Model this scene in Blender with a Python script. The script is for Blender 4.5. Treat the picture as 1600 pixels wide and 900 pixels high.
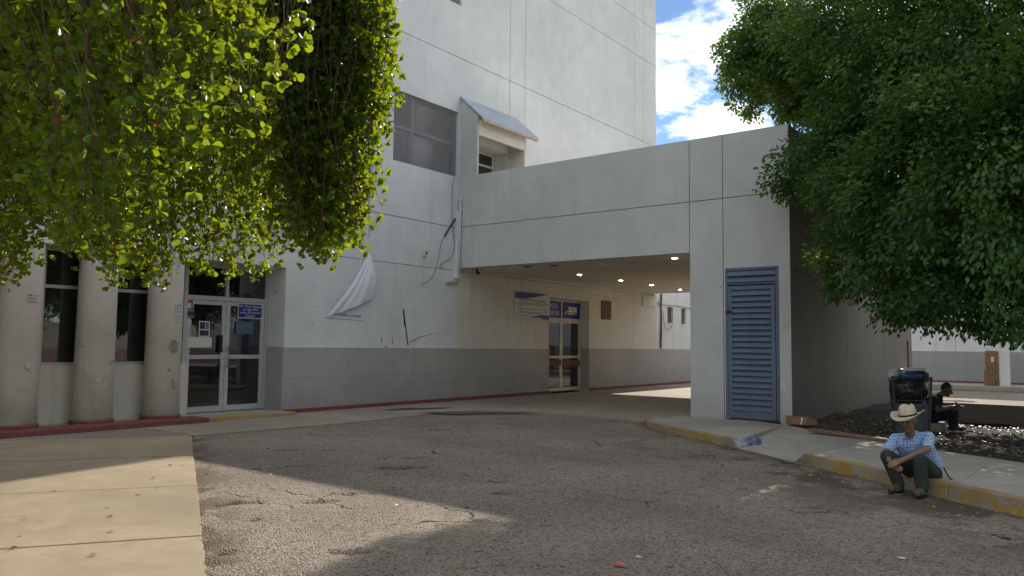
import bpy, bmesh, math, random
import numpy as np
from mathutils import Vector, Matrix, Euler
random.seed(7); rng = np.random.default_rng(7)
for o in list(bpy.data.objects): bpy.data.objects.remove(o)
S = bpy.context.scene
COL = S.collection
# ------------------------------------------------------------------ camera
FPX, YAW, PITCH, ROLL, EYE = 1204.3167, 0.654584535, 0.0735461, 0.0117005, 1.5
def cam_axes():
    f = Vector((math.cos(PITCH)*math.cos(YAW), math.cos(PITCH)*math.sin(YAW), math.sin(PITCH)))
    r = Vector((math.sin(YAW), -math.cos(YAW), 0)); u = r.cross(f)
    c, s = math.cos(ROLL), math.sin(ROLL)
    return c*r+s*u, -s*r+c*u, f
CR, CU, CF = cam_axes()
cd = bpy.data.cameras.new('camera'); cam = bpy.data.objects.new('camera', cd); COL.objects.link(cam)
m = Matrix.Identity(4)
for i in range(3): m[i][0], m[i][1], m[i][2] = CR[i], CU[i], -CF[i]
m[2][3] = EYE
cam.matrix_world = m
cd.sensor_width = 36; cd.lens = FPX/1600*36; cd.clip_end = 2000; cd.clip_start = .05
S.camera = cam
S.render.resolution_x, S.render.resolution_y = 1024, 576
def ray(px, py): return CF + CR*((px-800)/FPX) + CU*((450-py)/FPX)
def on_x(px, py, x):
    d = ray(px, py); return Vector((0, 0, EYE)) + d*(x/d.x)
def on_y(px, py, y):
    d = ray(px, py); return Vector((0, 0, EYE)) + d*(y/d.y)
def on_z(px, py, z=0):
    d = ray(px, py); return Vector((0, 0, EYE)) + d*((z-EYE)/d.z)
def at_depth(px, py, dep): return Vector((0, 0, EYE)) + ray(px, py)*dep
# ------------------------------------------------------------------ sky, sun, exposure
SUN_AZ, SUN_EL = math.radians(10.8), math.radians(30.7)
W = bpy.data.worlds.new('World'); S.world = W; W.use_nodes = True
nt = W.node_tree; nt.nodes.clear()
def wn(t, **k):
    n = nt.nodes.new(t)
    for a, b in k.items(): setattr(n, a, b)
    return n
sky = wn('ShaderNodeTexSky', sky_type='NISHITA', sun_disc=False)
sky.sun_elevation = SUN_EL; sky.sun_rotation = math.pi/2-SUN_AZ; sky.air_density = .9; sky.dust_density = 0; sky.ozone_density = 3.2
geo = wn('ShaderNodeTexCoord'); sep = wn('ShaderNodeSeparateXYZ'); nt.links.new(geo.outputs['Generated'], sep.inputs[0])
def wmath(op, a, b):
    n = wn('ShaderNodeMath', operation=op)
    for i, v in enumerate((a, b)):
        if isinstance(v, (int, float)): n.inputs[i].default_value = v
        elif v is not None: nt.links.new(v, n.inputs[i])
    return n.outputs[0]
zz = wmath('ADD', wmath('MAXIMUM', sep.outputs[2], 0.0), .12)
cmb = wn('ShaderNodeCombineXYZ')
nt.links.new(wmath('DIVIDE', sep.outputs[0], zz), cmb.inputs[0]); nt.links.new(wmath('DIVIDE', sep.outputs[1], zz), cmb.inputs[1])
no = wn('ShaderNodeTexNoise'); no.inputs['Scale'].default_value = 1.9; no.inputs['Detail'].default_value = 9; no.inputs['Roughness'].default_value = .62
no.inputs['Distortion'].default_value = .25
nt.links.new(cmb.outputs[0], no.inputs['Vector'])
mr = wn('ShaderNodeMapRange', interpolation_type='SMOOTHSTEP'); mr.inputs[1].default_value = .44; mr.inputs[2].default_value = .57
nt.links.new(no.outputs[0], mr.inputs[0])
mx = wn('ShaderNodeMix', data_type='RGBA'); nt.links.new(mr.outputs[0], mx.inputs[0]); nt.links.new(sky.outputs[0], mx.inputs[6])
mx.inputs[7].default_value = (13.6, 13.9, 14.2, 1)
bg = wn('ShaderNodeBackground'); bg.inputs[1].default_value = .08; nt.links.new(mx.outputs[2], bg.inputs[0])
wo = wn('ShaderNodeOutputWorld'); nt.links.new(bg.outputs[0], wo.inputs[0])
sl = bpy.data.lights.new('sun', 'SUN'); sl.energy = 3.7; sl.angle = math.radians(.53); sl.color = (1, .93, .82)
so = bpy.data.objects.new('sun', sl); COL.objects.link(so)
sdir = Vector((math.cos(SUN_EL)*math.cos(SUN_AZ), math.cos(SUN_EL)*math.sin(SUN_AZ), math.sin(SUN_EL)))
so.rotation_euler = sdir.to_track_quat('Z', 'Y').to_euler(); so.location = sdir*60
S.render.engine = 'CYCLES'
vs = S.view_settings; vs.view_transform = 'Standard'; vs.look = 'None'; vs.exposure = 0.78; vs.gamma = 1; vs.use_curve_mapping = False
S.cycles.max_bounces = 6; S.cycles.transparent_max_bounces = 10; S.cycles.diffuse_bounces = 4; S.cycles.glossy_bounces = 3

# ------------------------------------------------------------------ material helpers
class NT:
    def __init__(s, name):
        s.m = bpy.data.materials.new(name); s.m.use_nodes = True; s.t = s.m.node_tree; s.t.nodes.clear()
        s.out = s.n('ShaderNodeOutputMaterial')
    def n(s, t, **k):
        n = s.t.nodes.new(t)
        for a, b in k.items(): setattr(n, a, b)
        return n
    def set(s, sock, v):
        if isinstance(v, bpy.types.NodeSocket): s.t.links.new(v, sock)
        elif isinstance(v, (tuple, list)) and len(v) == 3 and sock.type == 'RGBA': sock.default_value = (*v, 1)
        else: sock.default_value = v
    def pos(s): return s.n('ShaderNodeNewGeometry').outputs['Position']
    def obj(s): return s.n('ShaderNodeTexCoord').outputs['Object']
    def mp(s, v, sc=(1, 1, 1), rot=(0, 0, 0)):
        n = s.n('ShaderNodeMapping'); s.set(n.inputs[0], v); n.inputs[3].default_value = sc; n.inputs[2].default_value = rot; return n.outputs[0]
    def noise(s, v, sc, det=4, ro=.55, dist=0):
        n = s.n('ShaderNodeTexNoise'); s.set(n.inputs['Vector'], v); n.inputs['Scale'].default_value = sc
        n.inputs['Detail'].default_value = det; n.inputs['Roughness'].default_value = ro; n.inputs['Distortion'].default_value = dist; return n.outputs[0]
    def vor(s, v, sc, feat='F1', out='Distance', rnd=1):
        n = s.n('ShaderNodeTexVoronoi', feature=feat); s.set(n.inputs['Vector'], v); n.inputs['Scale'].default_value = sc
        n.inputs['Randomness'].default_value = rnd; return n.outputs[out]
    def mr(s, v, a, b, c=0, d=1):
        n = s.n('ShaderNodeMapRange'); s.set(n.inputs[0], v)
        for i, q in enumerate((a, b, c, d)): n.inputs[i+1].default_value = q
        return n.outputs[0]
    def ma(s, op, a, b=0):
        n = s.n('ShaderNodeMath', operation=op); s.set(n.inputs[0], a); s.set(n.inputs[1], b); return n.outputs[0]
    def mix(s, f, a, b, mode='MIX'):
        n = s.n('ShaderNodeMix', data_type='RGBA', blend_type=mode); s.set(n.inputs[0], f); s.set(n.inputs[6], a); s.set(n.inputs[7], b); return n.outputs[2]
    def sep(s, v):
        n = s.n('ShaderNodeSeparateXYZ'); s.set(n.inputs[0], v); return n.outputs
    def bump(s, h, st, d=.01, nrm=None):
        n = s.n('ShaderNodeBump'); n.inputs['Strength'].default_value = st; n.inputs['Distance'].default_value = d; s.set(n.inputs['Height'], h)
        if nrm: s.set(n.inputs['Normal'], nrm)
        return n.outputs[0]
    def bsdf(s, col, ro=.7, nrm=None, metal=0, spec=.5):
        b = s.n('ShaderNodeBsdfPrincipled'); s.set(b.inputs['Base Color'], col); s.set(b.inputs['Roughness'], ro)
        b.inputs['Metallic'].default_value = metal; b.inputs['Specular IOR Level'].default_value = spec
        if nrm is not None: s.set(b.inputs['Normal'], nrm)
        s.t.links.new(b.outputs[0], s.out.inputs[0]); return b
def plain(name, col, ro=.6, metal=0, var=.15, sc=20, spec=.4):
    k = NT(name); p = k.obj()
    n = k.noise(p, sc, 5); n2 = k.noise(p, sc*.17, 3)
    c = k.mix(k.mr(n, .3, .7), tuple(q*(1-var) for q in col), tuple(min(1, q*(1+var)) for q in col))
    c = k.mix(k.mr(n2, .45, .7, 0, .35), c, tuple(q*.7 for q in col))
    k.bsdf(c, k.mr(n2, .3, .7, ro*.85, min(1, ro*1.15)), k.bump(n, .12, .004), metal, spec); return k.m
def plaster(name, col, dirt=.5, grime=(.19, .16, .125), bottom=0.0, streak=.3, chips=0):
    k = NT(name); p = k.pos(); z = k.sep(p)[2]
    big = k.noise(p, .5, 5, .6); mid = k.noise(p, 2.3, 6, .6); fine = k.noise(p, 45, 3, .6)
    c = k.mix(k.mr(big, .35, .68), tuple(q*.86 for q in col), col)
    c = k.mix(k.mr(mid, .42, .75, 0, .35*dirt), c, tuple(q*.62 for q in col))
    st = k.noise(k.mp(p, (3.2, 3.2, .22)), 1.0, 7, .68)            # run marks
    c = k.mix(k.ma('MULTIPLY', k.mr(st, .54, .74, 0, streak), k.mr(big, .35, .6)), c, grime)
    sp = k.noise(p, 9, 6, .7)
    c = k.mix(k.mr(sp, .68, .76, 0, .45*dirt), c, grime)
    if bottom:                                                # splash dirt with its own ragged edge
        f = k.ma('MULTIPLY', k.mr(k.ma('ADD', z, k.mr(mid, .3, .7, -.5, .5)), .0, .95, 1, 0), bottom)
        c = k.mix(f, c, grime)
    if chips:
        ch = k.ma('MULTIPLY', k.mr(k.noise(p, 3.2, 4, .5, .6), .655, .665), k.mr(z, 1.7, 1.2, 0, chips))
        c = k.mix(ch, c, (.33, .24, .15))
    h = k.ma('ADD', k.ma('MULTIPLY', mid, 1.6), k.ma('MULTIPLY', fine, .35))
    k.bsdf(c, .82, k.bump(h, .28, .012), 0, .25); return k.m
def stripes_text(): pass

M = {}
M['wall'] = plaster('painted_plaster', (.71, .715, .695), .85, streak=.26)
M['wall_block'] = plaster('aged_plaster', (.57, .575, .54), .8, streak=.2, bottom=.3)
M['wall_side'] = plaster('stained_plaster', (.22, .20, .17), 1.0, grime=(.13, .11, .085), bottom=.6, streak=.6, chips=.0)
M['wall_in'] = plaster('cream_bounce_plaster', (.70, .655, .56), .5, streak=.25)  # cream paint, also used where warm bounce is put into the colour
M['column'] = plaster('column_plaster', (.50, .44, .365), 1.0, bottom=.65, streak=.45, chips=1)
M['dado'] = plaster('grey_dado_paint', (.41, .39, .36), .5, grime=(.13, .115, .10), bottom=.3, streak=.2)
M['ceil'] = plaster('soffit_paint', (.66, .60, .50), .3, streak=0)
M['red'] = plaster('red_kerb_paint', (.20, .07, .062), 1.0, grime=(.22, .19, .17), streak=.2)
M['farwall'] = plaster('far_wall_plaster', (.72, .72, .71), .3)
M['fardado'] = plaster('far_wall_dado', (.34, .34, .35), .3)

def worn(name, paint, under, amt):
    k = NT(name); p = k.pos(); n = k.noise(p, 5.5, 8, .68, .4); n2 = k.noise(p, 38, 4, .6)
    c = k.mix(k.mr(n, amt-.05, amt+.06), k.mix(k.mr(n2, .3, .7), tuple(q*.7 for q in paint), paint), under)
    c = k.mix(k.mr(k.noise(p, 1.4, 5), .5, .75, 0, .55), c, (.10, .085, .07))
    k.bsdf(c, .8, k.bump(k.ma('ADD', n, n2), .5, .012), 0, .3); return k.m
M['yellow'] = worn('worn_yellow_paint', (.44, .27, .06), (.30, .265, .22), .50)
M['bluepaint'] = worn('worn_blue_paint', (.09, .17, .32), (.36, .35, .33), .48)
def concrete(name, col, wet=0):
    k = NT(name); p = k.pos(); a = k.noise(p, .55, 6, .62, .3); b = k.noise(p, 3.1, 7, .65); f = k.noise(p, 85, 3, .6)
    c = k.mix(k.mr(a, .36, .64), tuple(q*.66 for q in col), col)
    c = k.mix(k.mr(b, .42, .68, 0, .6), c, tuple(q*v for q, v in zip(col, (.62, .57, .5))))
    c = k.mix(k.mr(f, .35, .7, 0, .35), c, tuple(q*1.15 for q in col))
    cr = k.vor(k.mp(k.n('ShaderNodeVectorMath', operation='ADD').outputs[0] if 0 else p, (1, 1, 1)), .42, 'DISTANCE_TO_EDGE')
    wob = k.ma('ADD', k.ma('SUBTRACT', cr, .1), k.ma('MULTIPLY', k.ma('SUBTRACT', k.noise(p, 3, 6, .7), .5), .16))
    crk = k.ma('MULTIPLY', k.mr(k.ma('ABSOLUTE', wob), .0015, .0045, 1, 0), k.mr(k.noise(p, .5, 2), .60, .66))
    c = k.mix(k.ma('MULTIPLY', crk, .7), c, (.09, .075, .06))
    spots = k.mr(k.noise(p, 14, 3, .5), .74, .78, 0, .6)
    c = k.mix(spots, c, (.09, .075, .06))
    h = k.ma('SUBTRACT', k.ma('ADD', b, k.ma('MULTIPLY', f, .3)), crk)
    k.bsdf(c, k.mr(a, .3, .7, .72, .92), k.bump(h, .3, .01), 0, .3); return k.m
M['apron'] = concrete('pale_concrete', (.37, .295, .20))
M['walk'] = concrete('walk_concrete', (.40, .37, .32))
M['pfloor'] = concrete('passage_concrete', (.33, .285, .225)); M['darkslab'] = concrete('dark_concrete', (.27, .235, .19))
def asphalt():
    k = NT('old_asphalt'); p = k.pos(); tyre = k.noise(k.mp(p, (.9, .16, 1), (0, 0, -.5)), 1.0, 5, .6)
    big = k.noise(p, .45, 6, .62, .5); mid = k.noise(p, 2.2, 7, .65)
    ag = k.vor(p, 62, 'F1', 'Color'); agd = k.vor(p, 62); ag2 = k.vor(p, 140, 'F1', 'Color'); ags = k.sep(ag)
    c = k.mix(k.mr(big, .33, .68), (.235, .19, .15), (.37, .303, .242))
    c = k.mix(k.mr(mid, .5, .75, 0, .55), c, (.17, .137, .11))
    c = k.mix(k.ma('MULTIPLY', k.mr(ags[0], .5, 1, 0, .85), k.mr(agd, .2, .6, 1, 0)), c, (.60, .52, .42))
    c = k.mix(k.mr(ags[1], .6, 1, 0, .9), c, (.04, .034, .03))
    c = k.mix(k.mr(k.sep(ag2)[0], .6, 1, 0, .4), c, (.27, .235, .19))
    c = k.mix(k.mr(tyre, .52, .75, 0, .32), c, (.09, .072, .058))
    # cracks
    wp = k.n('ShaderNodeVectorMath', operation='ADD'); k.set(wp.inputs[0], p)
    nv = k.n('ShaderNodeTexNoise'); k.set(nv.inputs['Vector'], p); nv.inputs['Scale'].default_value = 1.3; nv.inputs['Detail'].default_value = 6
    sc = k.n('ShaderNodeVectorMath', operation='SCALE'); k.set(sc.inputs[0], nv.outputs['Color']); sc.inputs['Scale'].default_value = .9; k.set(wp.inputs[1], sc.outputs[0])
    cr = k.vor(k.mp(wp.outputs[0], (1.5, .55, 1), (0, 0, .25)), .9, 'DISTANCE_TO_EDGE')
    crk = k.ma('MULTIPLY', k.mr(cr, .002, .012, .95, 0), k.mr(k.noise(p, .7, 4, .6), .53, .60))
    c = k.mix(crk, c, (.018, .015, .013))
    wear_shade = k.n('ShaderNodeAttribute'); wear_shade.attribute_name = 'wear_shade'; ws = k.sep(wear_shade.outputs['Color'])
    dirt = k.mix(k.mr(mid, .35, .65), (.085, .06, .042), (.17, .125, .09))
    c = k.mix(ws[0], c, dirt); c = k.mix(ws[1], c, (.070, .047, .039)); c = k.mix(ws[2], c, (.016, .015, .014))
    h = k.ma('SUBTRACT', k.ma('ADD', k.ma('MULTIPLY', agd, -1.1), k.ma('MULTIPLY', mid, .7)), k.ma('MULTIPLY', crk, 2))
    k.bsdf(c, .88, k.bump(h, 1.0, .016), 0, .25); return k.m
M['asphalt'] = asphalt()
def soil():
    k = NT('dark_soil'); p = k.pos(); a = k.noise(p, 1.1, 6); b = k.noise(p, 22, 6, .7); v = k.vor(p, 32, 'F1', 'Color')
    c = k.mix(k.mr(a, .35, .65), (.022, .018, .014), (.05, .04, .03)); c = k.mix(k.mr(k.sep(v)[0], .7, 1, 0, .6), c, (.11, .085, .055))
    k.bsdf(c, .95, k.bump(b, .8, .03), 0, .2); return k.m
M['soil'] = soil()
def glass(name, tint, refl=.55):
    k = NT(name); p = k.pos()
    tr = k.n('ShaderNodeBsdfTransparent'); k.set(tr.inputs[0], tint)
    gl = k.n('ShaderNodeBsdfGlossy'); k.set(gl.inputs['Roughness'], k.mr(k.noise(p, 3, 4), .4, .8, .012, .05))
    k.set(gl.inputs[0], (.95, .97, 1)); k.set(gl.inputs['Normal'], k.bump(k.noise(p, 1.3, 2), .05, .02))
    lw = k.n('ShaderNodeLayerWeight'); lw.inputs[0].default_value = refl
    di = k.n('ShaderNodeBsdfDiffuse'); k.set(di.inputs[0], (.28, .26, .23))
    a = k.n('ShaderNodeMixShader'); k.set(a.inputs[0], k.mr(lw.outputs['Fresnel'], 0, 1, .03, 1)); k.t.links.new(tr.outputs[0], a.inputs[1]); k.t.links.new(gl.outputs[0], a.inputs[2])
    b = k.n('ShaderNodeMixShader'); k.set(b.inputs[0], k.mr(k.noise(p, 6, 6, .7), .4, .8, .01, .10)); k.t.links.new(a.outputs[0], b.inputs[1]); k.t.links.new(di.outputs[0], b.inputs[2])
    k.t.links.new(b.outputs[0], k.out.inputs[0]); return k.m
M['glass'] = glass('tinted_glass', (.30, .32, .33), .45)
M['alu'] = plain('aluminium', (.55, .55, .54), .42, .35, .1, 14)
M['cream_alu'] = plain('cream_frame', (.60, .56, .47), .5, 0, .1, 14)
M['dark'] = plain('dark_interior', (.045, .045, .045), .8)
M['interior'] = plain('interior_paint', (.42, .41, .38), .8, 0, .1, 3)
M['bluedoor'] = plaster('blue_enamel', (.15, .19, .265), 1.0, grime=(.10, .085, .08), streak=.45, bottom=.35)
M['black'] = plain('black_plastic', (.015, .015, .016), .45)
M['white'] = plain('white_plastic', (.62, .62, .60), .5, 0, .08, 10)
M['paper'] = plain('paper', (.62, .64, .66), .7, 0, .05, 6)
M['signwhite'] = plain('sign_white', (.62, .60, .55), .5, 0, .05, 5)
M['signblue'] = plain('sign_blue', (.020, .035, .20), .4, 0, .08, 5)
M['ink'] = plain('dark_ink', (.03, .035, .05), .6)
M['greyink'] = plain('grey_ink', (.15, .15, .17), .7)
M['letter'] = plain('white_letter', (.70, .69, .66), .5, 0, .04)
M['redink'] = plain('red_ink', (.42, .05, .04), .6)
M['goldink'] = plain('gold_ink', (.30, .20, .06), .5)
M['rust'] = plain('rusty_metal', (.16, .075, .04), .8, .2, .35, 12)
M['steel'] = plain('dull_steel', (.30, .30, .30), .45, .8, .2, 12)
M['bark'] = plain('bark', (.12, .095, .07), .95, 0, .35, 18)
M['twig'] = plain('twig', (.10, .065, .04), .9, 0, .3, 30)
M['cardboard'] = plain('cardboard', (.23, .125, .065), .85, 0, .2, 8)
M['wood'] = plain('weathered_plank', (.22, .13, .08), .85, 0, .3, 9)
M['awning'] = plain('awning_sheet', (.34, .37, .42), .55, .1, .1, 6)
M['bounce_edge'] = plain('orange_bounce_edge', (.50, .36, .27), .8, 0, .2, 20)
M['wire'] = plain('grey_wire', (.26, .26, .25), .8)
M['crack'] = plain('crack_shadow', (.02, .02, .02), 1.0)
M['scar'] = plain('bare_mortar', (.52, .42, .31), .95, 0, .2, 12)
M['scarred'] = plain('bare_render', (.27, .245, .20), .95, 0, .2, 16)
M['vent'] = plain('brown_vent', (.13, .085, .055), .7)
M['binmetal'] = plain('bin_sheet', (.055, .062, .068), .55, .3, .3, 9)
M['bag'] = plain('black_bag', (.02, .021, .023), .28, 0, .4, 10)
M['bagblue'] = plain('blue_bag', (.05, .10, .22), .3, 0, .3, 9)
M['bagclear'] = plain('pale_bag', (.50, .52, .50), .35, 0, .15, 9)
M['green'] = plain('green_plastic', (.10, .22, .05), .4)
k = NT('lamp_glow'); e = k.n('ShaderNodeEmission'); e.inputs[0].default_value = (1, .86, .66, 1); e.inputs[1].default_value = 38; k.t.links.new(e.outputs[0], k.out.inputs[0]); M['lamp'] = k.m
def screen():
    k = NT('wire_screen'); p = k.pos(); s = k.sep(p)
    w = k.ma('MAXIMUM', k.ma('GREATER_THAN', k.ma('FRACT', k.ma('MULTIPLY', s[0], 42)), .62), k.ma('GREATER_THAN', k.ma('FRACT', k.ma('MULTIPLY', s[2], 42)), .62))
    d = k.n('ShaderNodeBsdfDiffuse'); k.set(d.inputs[0], k.mix(k.noise(p, 2, 4), (.20, .20, .21), (.34, .31, .29)))
    t = k.n('ShaderNodeBsdfTransparent'); mixs = k.n('ShaderNodeMixShader'); k.set(mixs.inputs[0], w)
    k.t.links.new(t.outputs[0], mixs.inputs[1]); k.t.links.new(d.outputs[0], mixs.inputs[2]); k.t.links.new(mixs.outputs[0], k.out.inputs[0]); return k.m
M['screen'] = screen()
def leafmat(name, c0, c1, transl, tcol, objrand=False):
    k = NT(name)
    if objrand: r = k.n('ShaderNodeObjectInfo').outputs['Random']
    else:
        a = k.n('ShaderNodeAttribute'); a.attribute_name = 'tint'; r = k.sep(a.outputs['Color'])[0]
    c = k.mix(r, c0, c1); tc = k.mix(r, tuple(q*.72 for q in tcol), tcol)
    old = k.mr(r, .985, .99); c = k.mix(old, c, (.20, .08, .03)); tc = k.mix(old, tc, (.25, .08, .02))
    b = k.n('ShaderNodeBsdfPrincipled'); k.set(b.inputs['Base Color'], c); b.inputs['Roughness'].default_value = .38; b.inputs['Specular IOR Level'].default_value = .3
    t = k.n('ShaderNodeBsdfTranslucent'); k.set(t.inputs[0], tc)
    mixs = k.n('ShaderNodeMixShader'); mixs.inputs[0].default_value = transl
    k.t.links.new(b.outputs[0], mixs.inputs[1]); k.t.links.new(t.outputs[0], mixs.inputs[2]); k.t.links.new(mixs.outputs[0], k.out.inputs[0]); return k.m
LA = ((.015, .056, .011), (.058, .12, .015), .44, (.44, .54, .012))
M['leaf'] = leafmat('bright_leaf', *LA); M['leaf1'] = leafmat('bright_leaf_single', *LA, objrand=True)
M['leafd'] = leafmat('dark_leaf', (.012, .052, .018), (.075, .165, .040), .28, (.24, .38, .03))
M['litter'] = leafmat('dry_leaf', (.20, .12, .05), (.36, .25, .11), .1, (.3, .2, .08))

# ------------------------------------------------------------------ object helpers
def link(name, me, mat, parent=None):
    o = bpy.data.objects.new(name, me); COL.objects.link(o)
    if mat and len(me.materials) == 0: me.materials.append(M[mat] if isinstance(mat, str) else mat)
    if parent: o.parent = parent
    return o
def empty(name, loc=(0, 0, 0)):
    o = bpy.data.objects.new(name, None); COL.objects.link(o); o.location = loc; o.empty_display_size = .2; return o
def tag(o, label=None, cat=None, group=None, kind=None):
    if label: o['label'] = label
    if cat: o['category'] = cat
    if group: o['group'] = group
    if kind: o['kind'] = kind
    return o
class MB:
    def __init__(s, org=(0, 0, 0)): s.bm = bmesh.new(); s.o = Vector(org)
    def box(s, a, b, rot=None, piv=None):
        a, b = Vector(a), Vector(b); vs = []
        for x in (a.x, b.x):
            for y in (a.y, b.y):
                for z in (a.z, b.z):
                    v = Vector((x, y, z))
                    if rot: v = Matrix(rot) @ (v-Vector(piv)) + Vector(piv)
                    vs.append(s.bm.verts.new(v-s.o))
        for f in ((0, 1, 3, 2), (4, 6, 7, 5), (0, 4, 5, 1), (2, 3, 7, 6), (0, 2, 6, 4), (1, 5, 7, 3)): s.bm.faces.new([vs[i] for i in f])
        return s
    def poly(s, pts, d):
        d = Vector(d); a = [s.bm.verts.new(Vector(p)-s.o) for p in pts]; b = [s.bm.verts.new(Vector(p)+d-s.o) for p in pts]
        s.bm.faces.new(a); s.bm.faces.new(b[::-1]); n = len(a)
        for i in range(n): s.bm.faces.new([a[i], b[i], b[(i+1) % n], a[(i+1) % n]])
        return s
    def tube(s, pts, r, n=8, cap=True):
        pts = [Vector(p) for p in pts]; rs = r if isinstance(r, (list, tuple)) else [r]*len(pts); prev = None; ref = None
        for i, p in enumerate(pts):
            t = (pts[min(i+1, len(pts)-1)]-pts[max(i-1, 0)]).normalized()
            if ref is None: ref = t.orthogonal().normalized()
            ref = (ref-t*ref.dot(t)).normalized(); bi = t.cross(ref)
            ring = [s.bm.verts.new(p-s.o+(ref*math.cos(2*math.pi*j/n)+bi*math.sin(2*math.pi*j/n))*rs[i]) for j in range(n)]
            if prev:
                for j in range(n): s.bm.faces.new([prev[j], prev[(j+1) % n], ring[(j+1) % n], ring[j]])
            elif cap: s.bm.faces.new(ring[::-1])
            prev = ring
        if cap: s.bm.faces.new(prev)
        return s
    def lathe(s, c, prof, n=24):
        c = Vector(c); rings = []
        for r, z in prof: rings.append([s.bm.verts.new(c-s.o+Vector((r*math.cos(2*math.pi*j/n), r*math.sin(2*math.pi*j/n), z))) for j in range(n)])
        for a, b in zip(rings, rings[1:]):
            for j in range(n): s.bm.faces.new([a[j], a[(j+1) % n], b[(j+1) % n], b[j]])
        s.bm.faces.new(rings[0][::-1]); s.bm.faces.new(rings[-1]); return s
    def build(s, name, mat, parent=None, bevel=0, smooth=False):
        bmesh.ops.recalc_face_normals(s.bm, faces=s.bm.faces)
        if bevel: bmesh.ops.bevel(s.bm, geom=[e for e in s.bm.edges if len(e.link_faces) == 2 and e.calc_face_angle(0) > .6], offset=bevel, segments=2, affect='EDGES', profile=.6)
        me = bpy.data.meshes.new(name); s.bm.to_mesh(me); s.bm.free()
        if smooth:
            for f in me.polygons: f.use_smooth = True
        o = link(name, me, mat, parent)
        if parent is None: o.location = s.o
        elif parent.type == 'EMPTY' or True:
            o.location = s.o
            wl = Vector((0, 0, 0)); q = parent
            while q: wl += q.location; q = q.parent
            o.location = s.o-wl
        return o
def text_mesh(name, txt, size, mat, org, right, up, parent=None, ext=.002, align='CENTER', sx=1.0, shear=0):
    cu = bpy.data.curves.new(name, 'FONT'); cu.body = txt; cu.size = size; cu.align_x = align; cu.align_y = 'CENTER'; cu.extrude = ext; cu.resolution_u = 2; cu.shear = shear
    t = bpy.data.objects.new('tmp', cu); COL.objects.link(t); bpy.context.view_layer.update()
    me = bpy.data.meshes.new_from_object(t.evaluated_get(bpy.context.evaluated_depsgraph_get())); bpy.data.objects.remove(t)
    right, up = Vector(right).normalized(), Vector(up).normalized(); n = right.cross(up)
    R = Matrix((right*sx, up, n)).transposed().to_4x4(); me.transform(R)
    me.materials.clear(); o = link(name, me, mat, parent)
    wl = Vector((0, 0, 0)); q = parent
    while q: wl += q.location; q = q.parent
    o.location = Vector(org)-wl; return o
def cells(lo, hi, cuts): 
    c = sorted({lo, hi, *[q for q in cuts if lo < q < hi]}); return list(zip(c, c[1:]))
def wall_y(parent, name, mat, y0, y1, x0, x1, z0, z1, opens=(), jx=(), jz=(), gap=.014):
    """panels of a wall facing -y; opens = (xa,xb,za,zb)"""
    for ja, jb in cells(x0, x1, jx):
        for ka, kb in cells(z0, z1, jz):
            a0, a1 = ja+(gap/2 if ja > x0 else 0), jb-(gap/2 if jb < x1 else 0); b0, b1 = ka+(gap/2 if ka > z0 else 0), kb-(gap/2 if kb < z1 else 0)
            mb = MB(); any_ = False
            for xa, xb in cells(a0, a1, [v for o in opens for v in o[:2]]):
                for za, zb in cells(b0, b1, [v for o in opens for v in o[2:]]):
                    cx, cz = (xa+xb)/2, (za+zb)/2
                    if any(o[0] < cx < o[1] and o[2] < cz < o[3] for o in opens): continue
                    mb.box((xa, y0, za), (xb, y1, zb)); any_ = True
            if any_: mb.build(name, mat, parent)
def wall_x(parent, name, mat, x0, x1, y0, y1, z0, z1, opens=(), jy=(), jz=(), gap=.014):
    for ja, jb in cells(y0, y1, jy):
        for ka, kb in cells(z0, z1, jz):
            a0, a1 = ja+(gap/2 if ja > y0 else 0), jb-(gap/2 if jb < y1 else 0); b0, b1 = ka+(gap/2 if ka > z0 else 0), kb-(gap/2 if kb < z1 else 0)
            mb = MB(); any_ = False
            for ya, yb in cells(a0, a1, [v for o in opens for v in o[:2]]):
                for za, zb in cells(b0, b1, [v for o in opens for v in o[2:]]):
                    cy, cz = (ya+yb)/2, (za+zb)/2
                    if any(o[0] < cy < o[1] and o[2] < cz < o[3] for o in opens): continue
                    mb.box((x0, ya, za), (x1, yb, zb)); any_ = True
            if any_: mb.build(name, mat, parent)

# ------------------------------------------------------------------ ground
def vnoise(x, y, sc, seed=0):
    r = np.random.default_rng(seed); g = r.random((64, 64)); u, v = np.asarray(x)*sc, np.asarray(y)*sc
    i, j = np.floor(u).astype(int), np.floor(v).astype(int); a, b = u-i, v-j; a = a*a*(3-2*a); b = b*b*(3-2*b)
    G = lambda p, q: g[p % 64, q % 64]
    return (G(i, j)*(1-a)+G(i+1, j)*a)*(1-b)+(G(i, j+1)*(1-a)+G(i+1, j+1)*a)*b
def fbm(x, y, sc, seed=0, oc=4): return sum(vnoise(x, y, sc*2**k, seed+k)/2**(k+1) for k in range(oc))
g = MB(); g.box((-300, -300, -.6), (500, 400, -.06)); tag(g.build('ground', 'asphalt'), 'wide grey ground around the hospital', 'ground', kind='structure')
KERB = [(13.72, 7.22), (12.99, 6.79), (12.42, 6.18), (11.35, 4.49), (10.33, 3.14), (9.02, 1.32), (8.53, .63), (7.35, -1.1), (5.6, -3.7), (3.0, -7.6)]
INNER = [(15.3, 7.2), (15.3, 6.7), (15.28, 5.7), (14.75, 4.82), (12.75, 2.75), (11.75, 1.15), (11.3, .4), (10.3, -1.2), (8.6, -3.9), (6.0, -7.9)]
def kerb_dist(x, y):
    d = np.full(np.shape(x), 99.)
    for (ax, ay), (bx, by) in zip(KERB, KERB[1:]):
        vx, vy = bx-ax, by-ay; t = np.clip(((x-ax)*vx+(y-ay)*vy)/(vx*vx+vy*vy), 0, 1); d = np.minimum(d, np.hypot(x-ax-t*vx, y-ay-t*vy))
    return d
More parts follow.
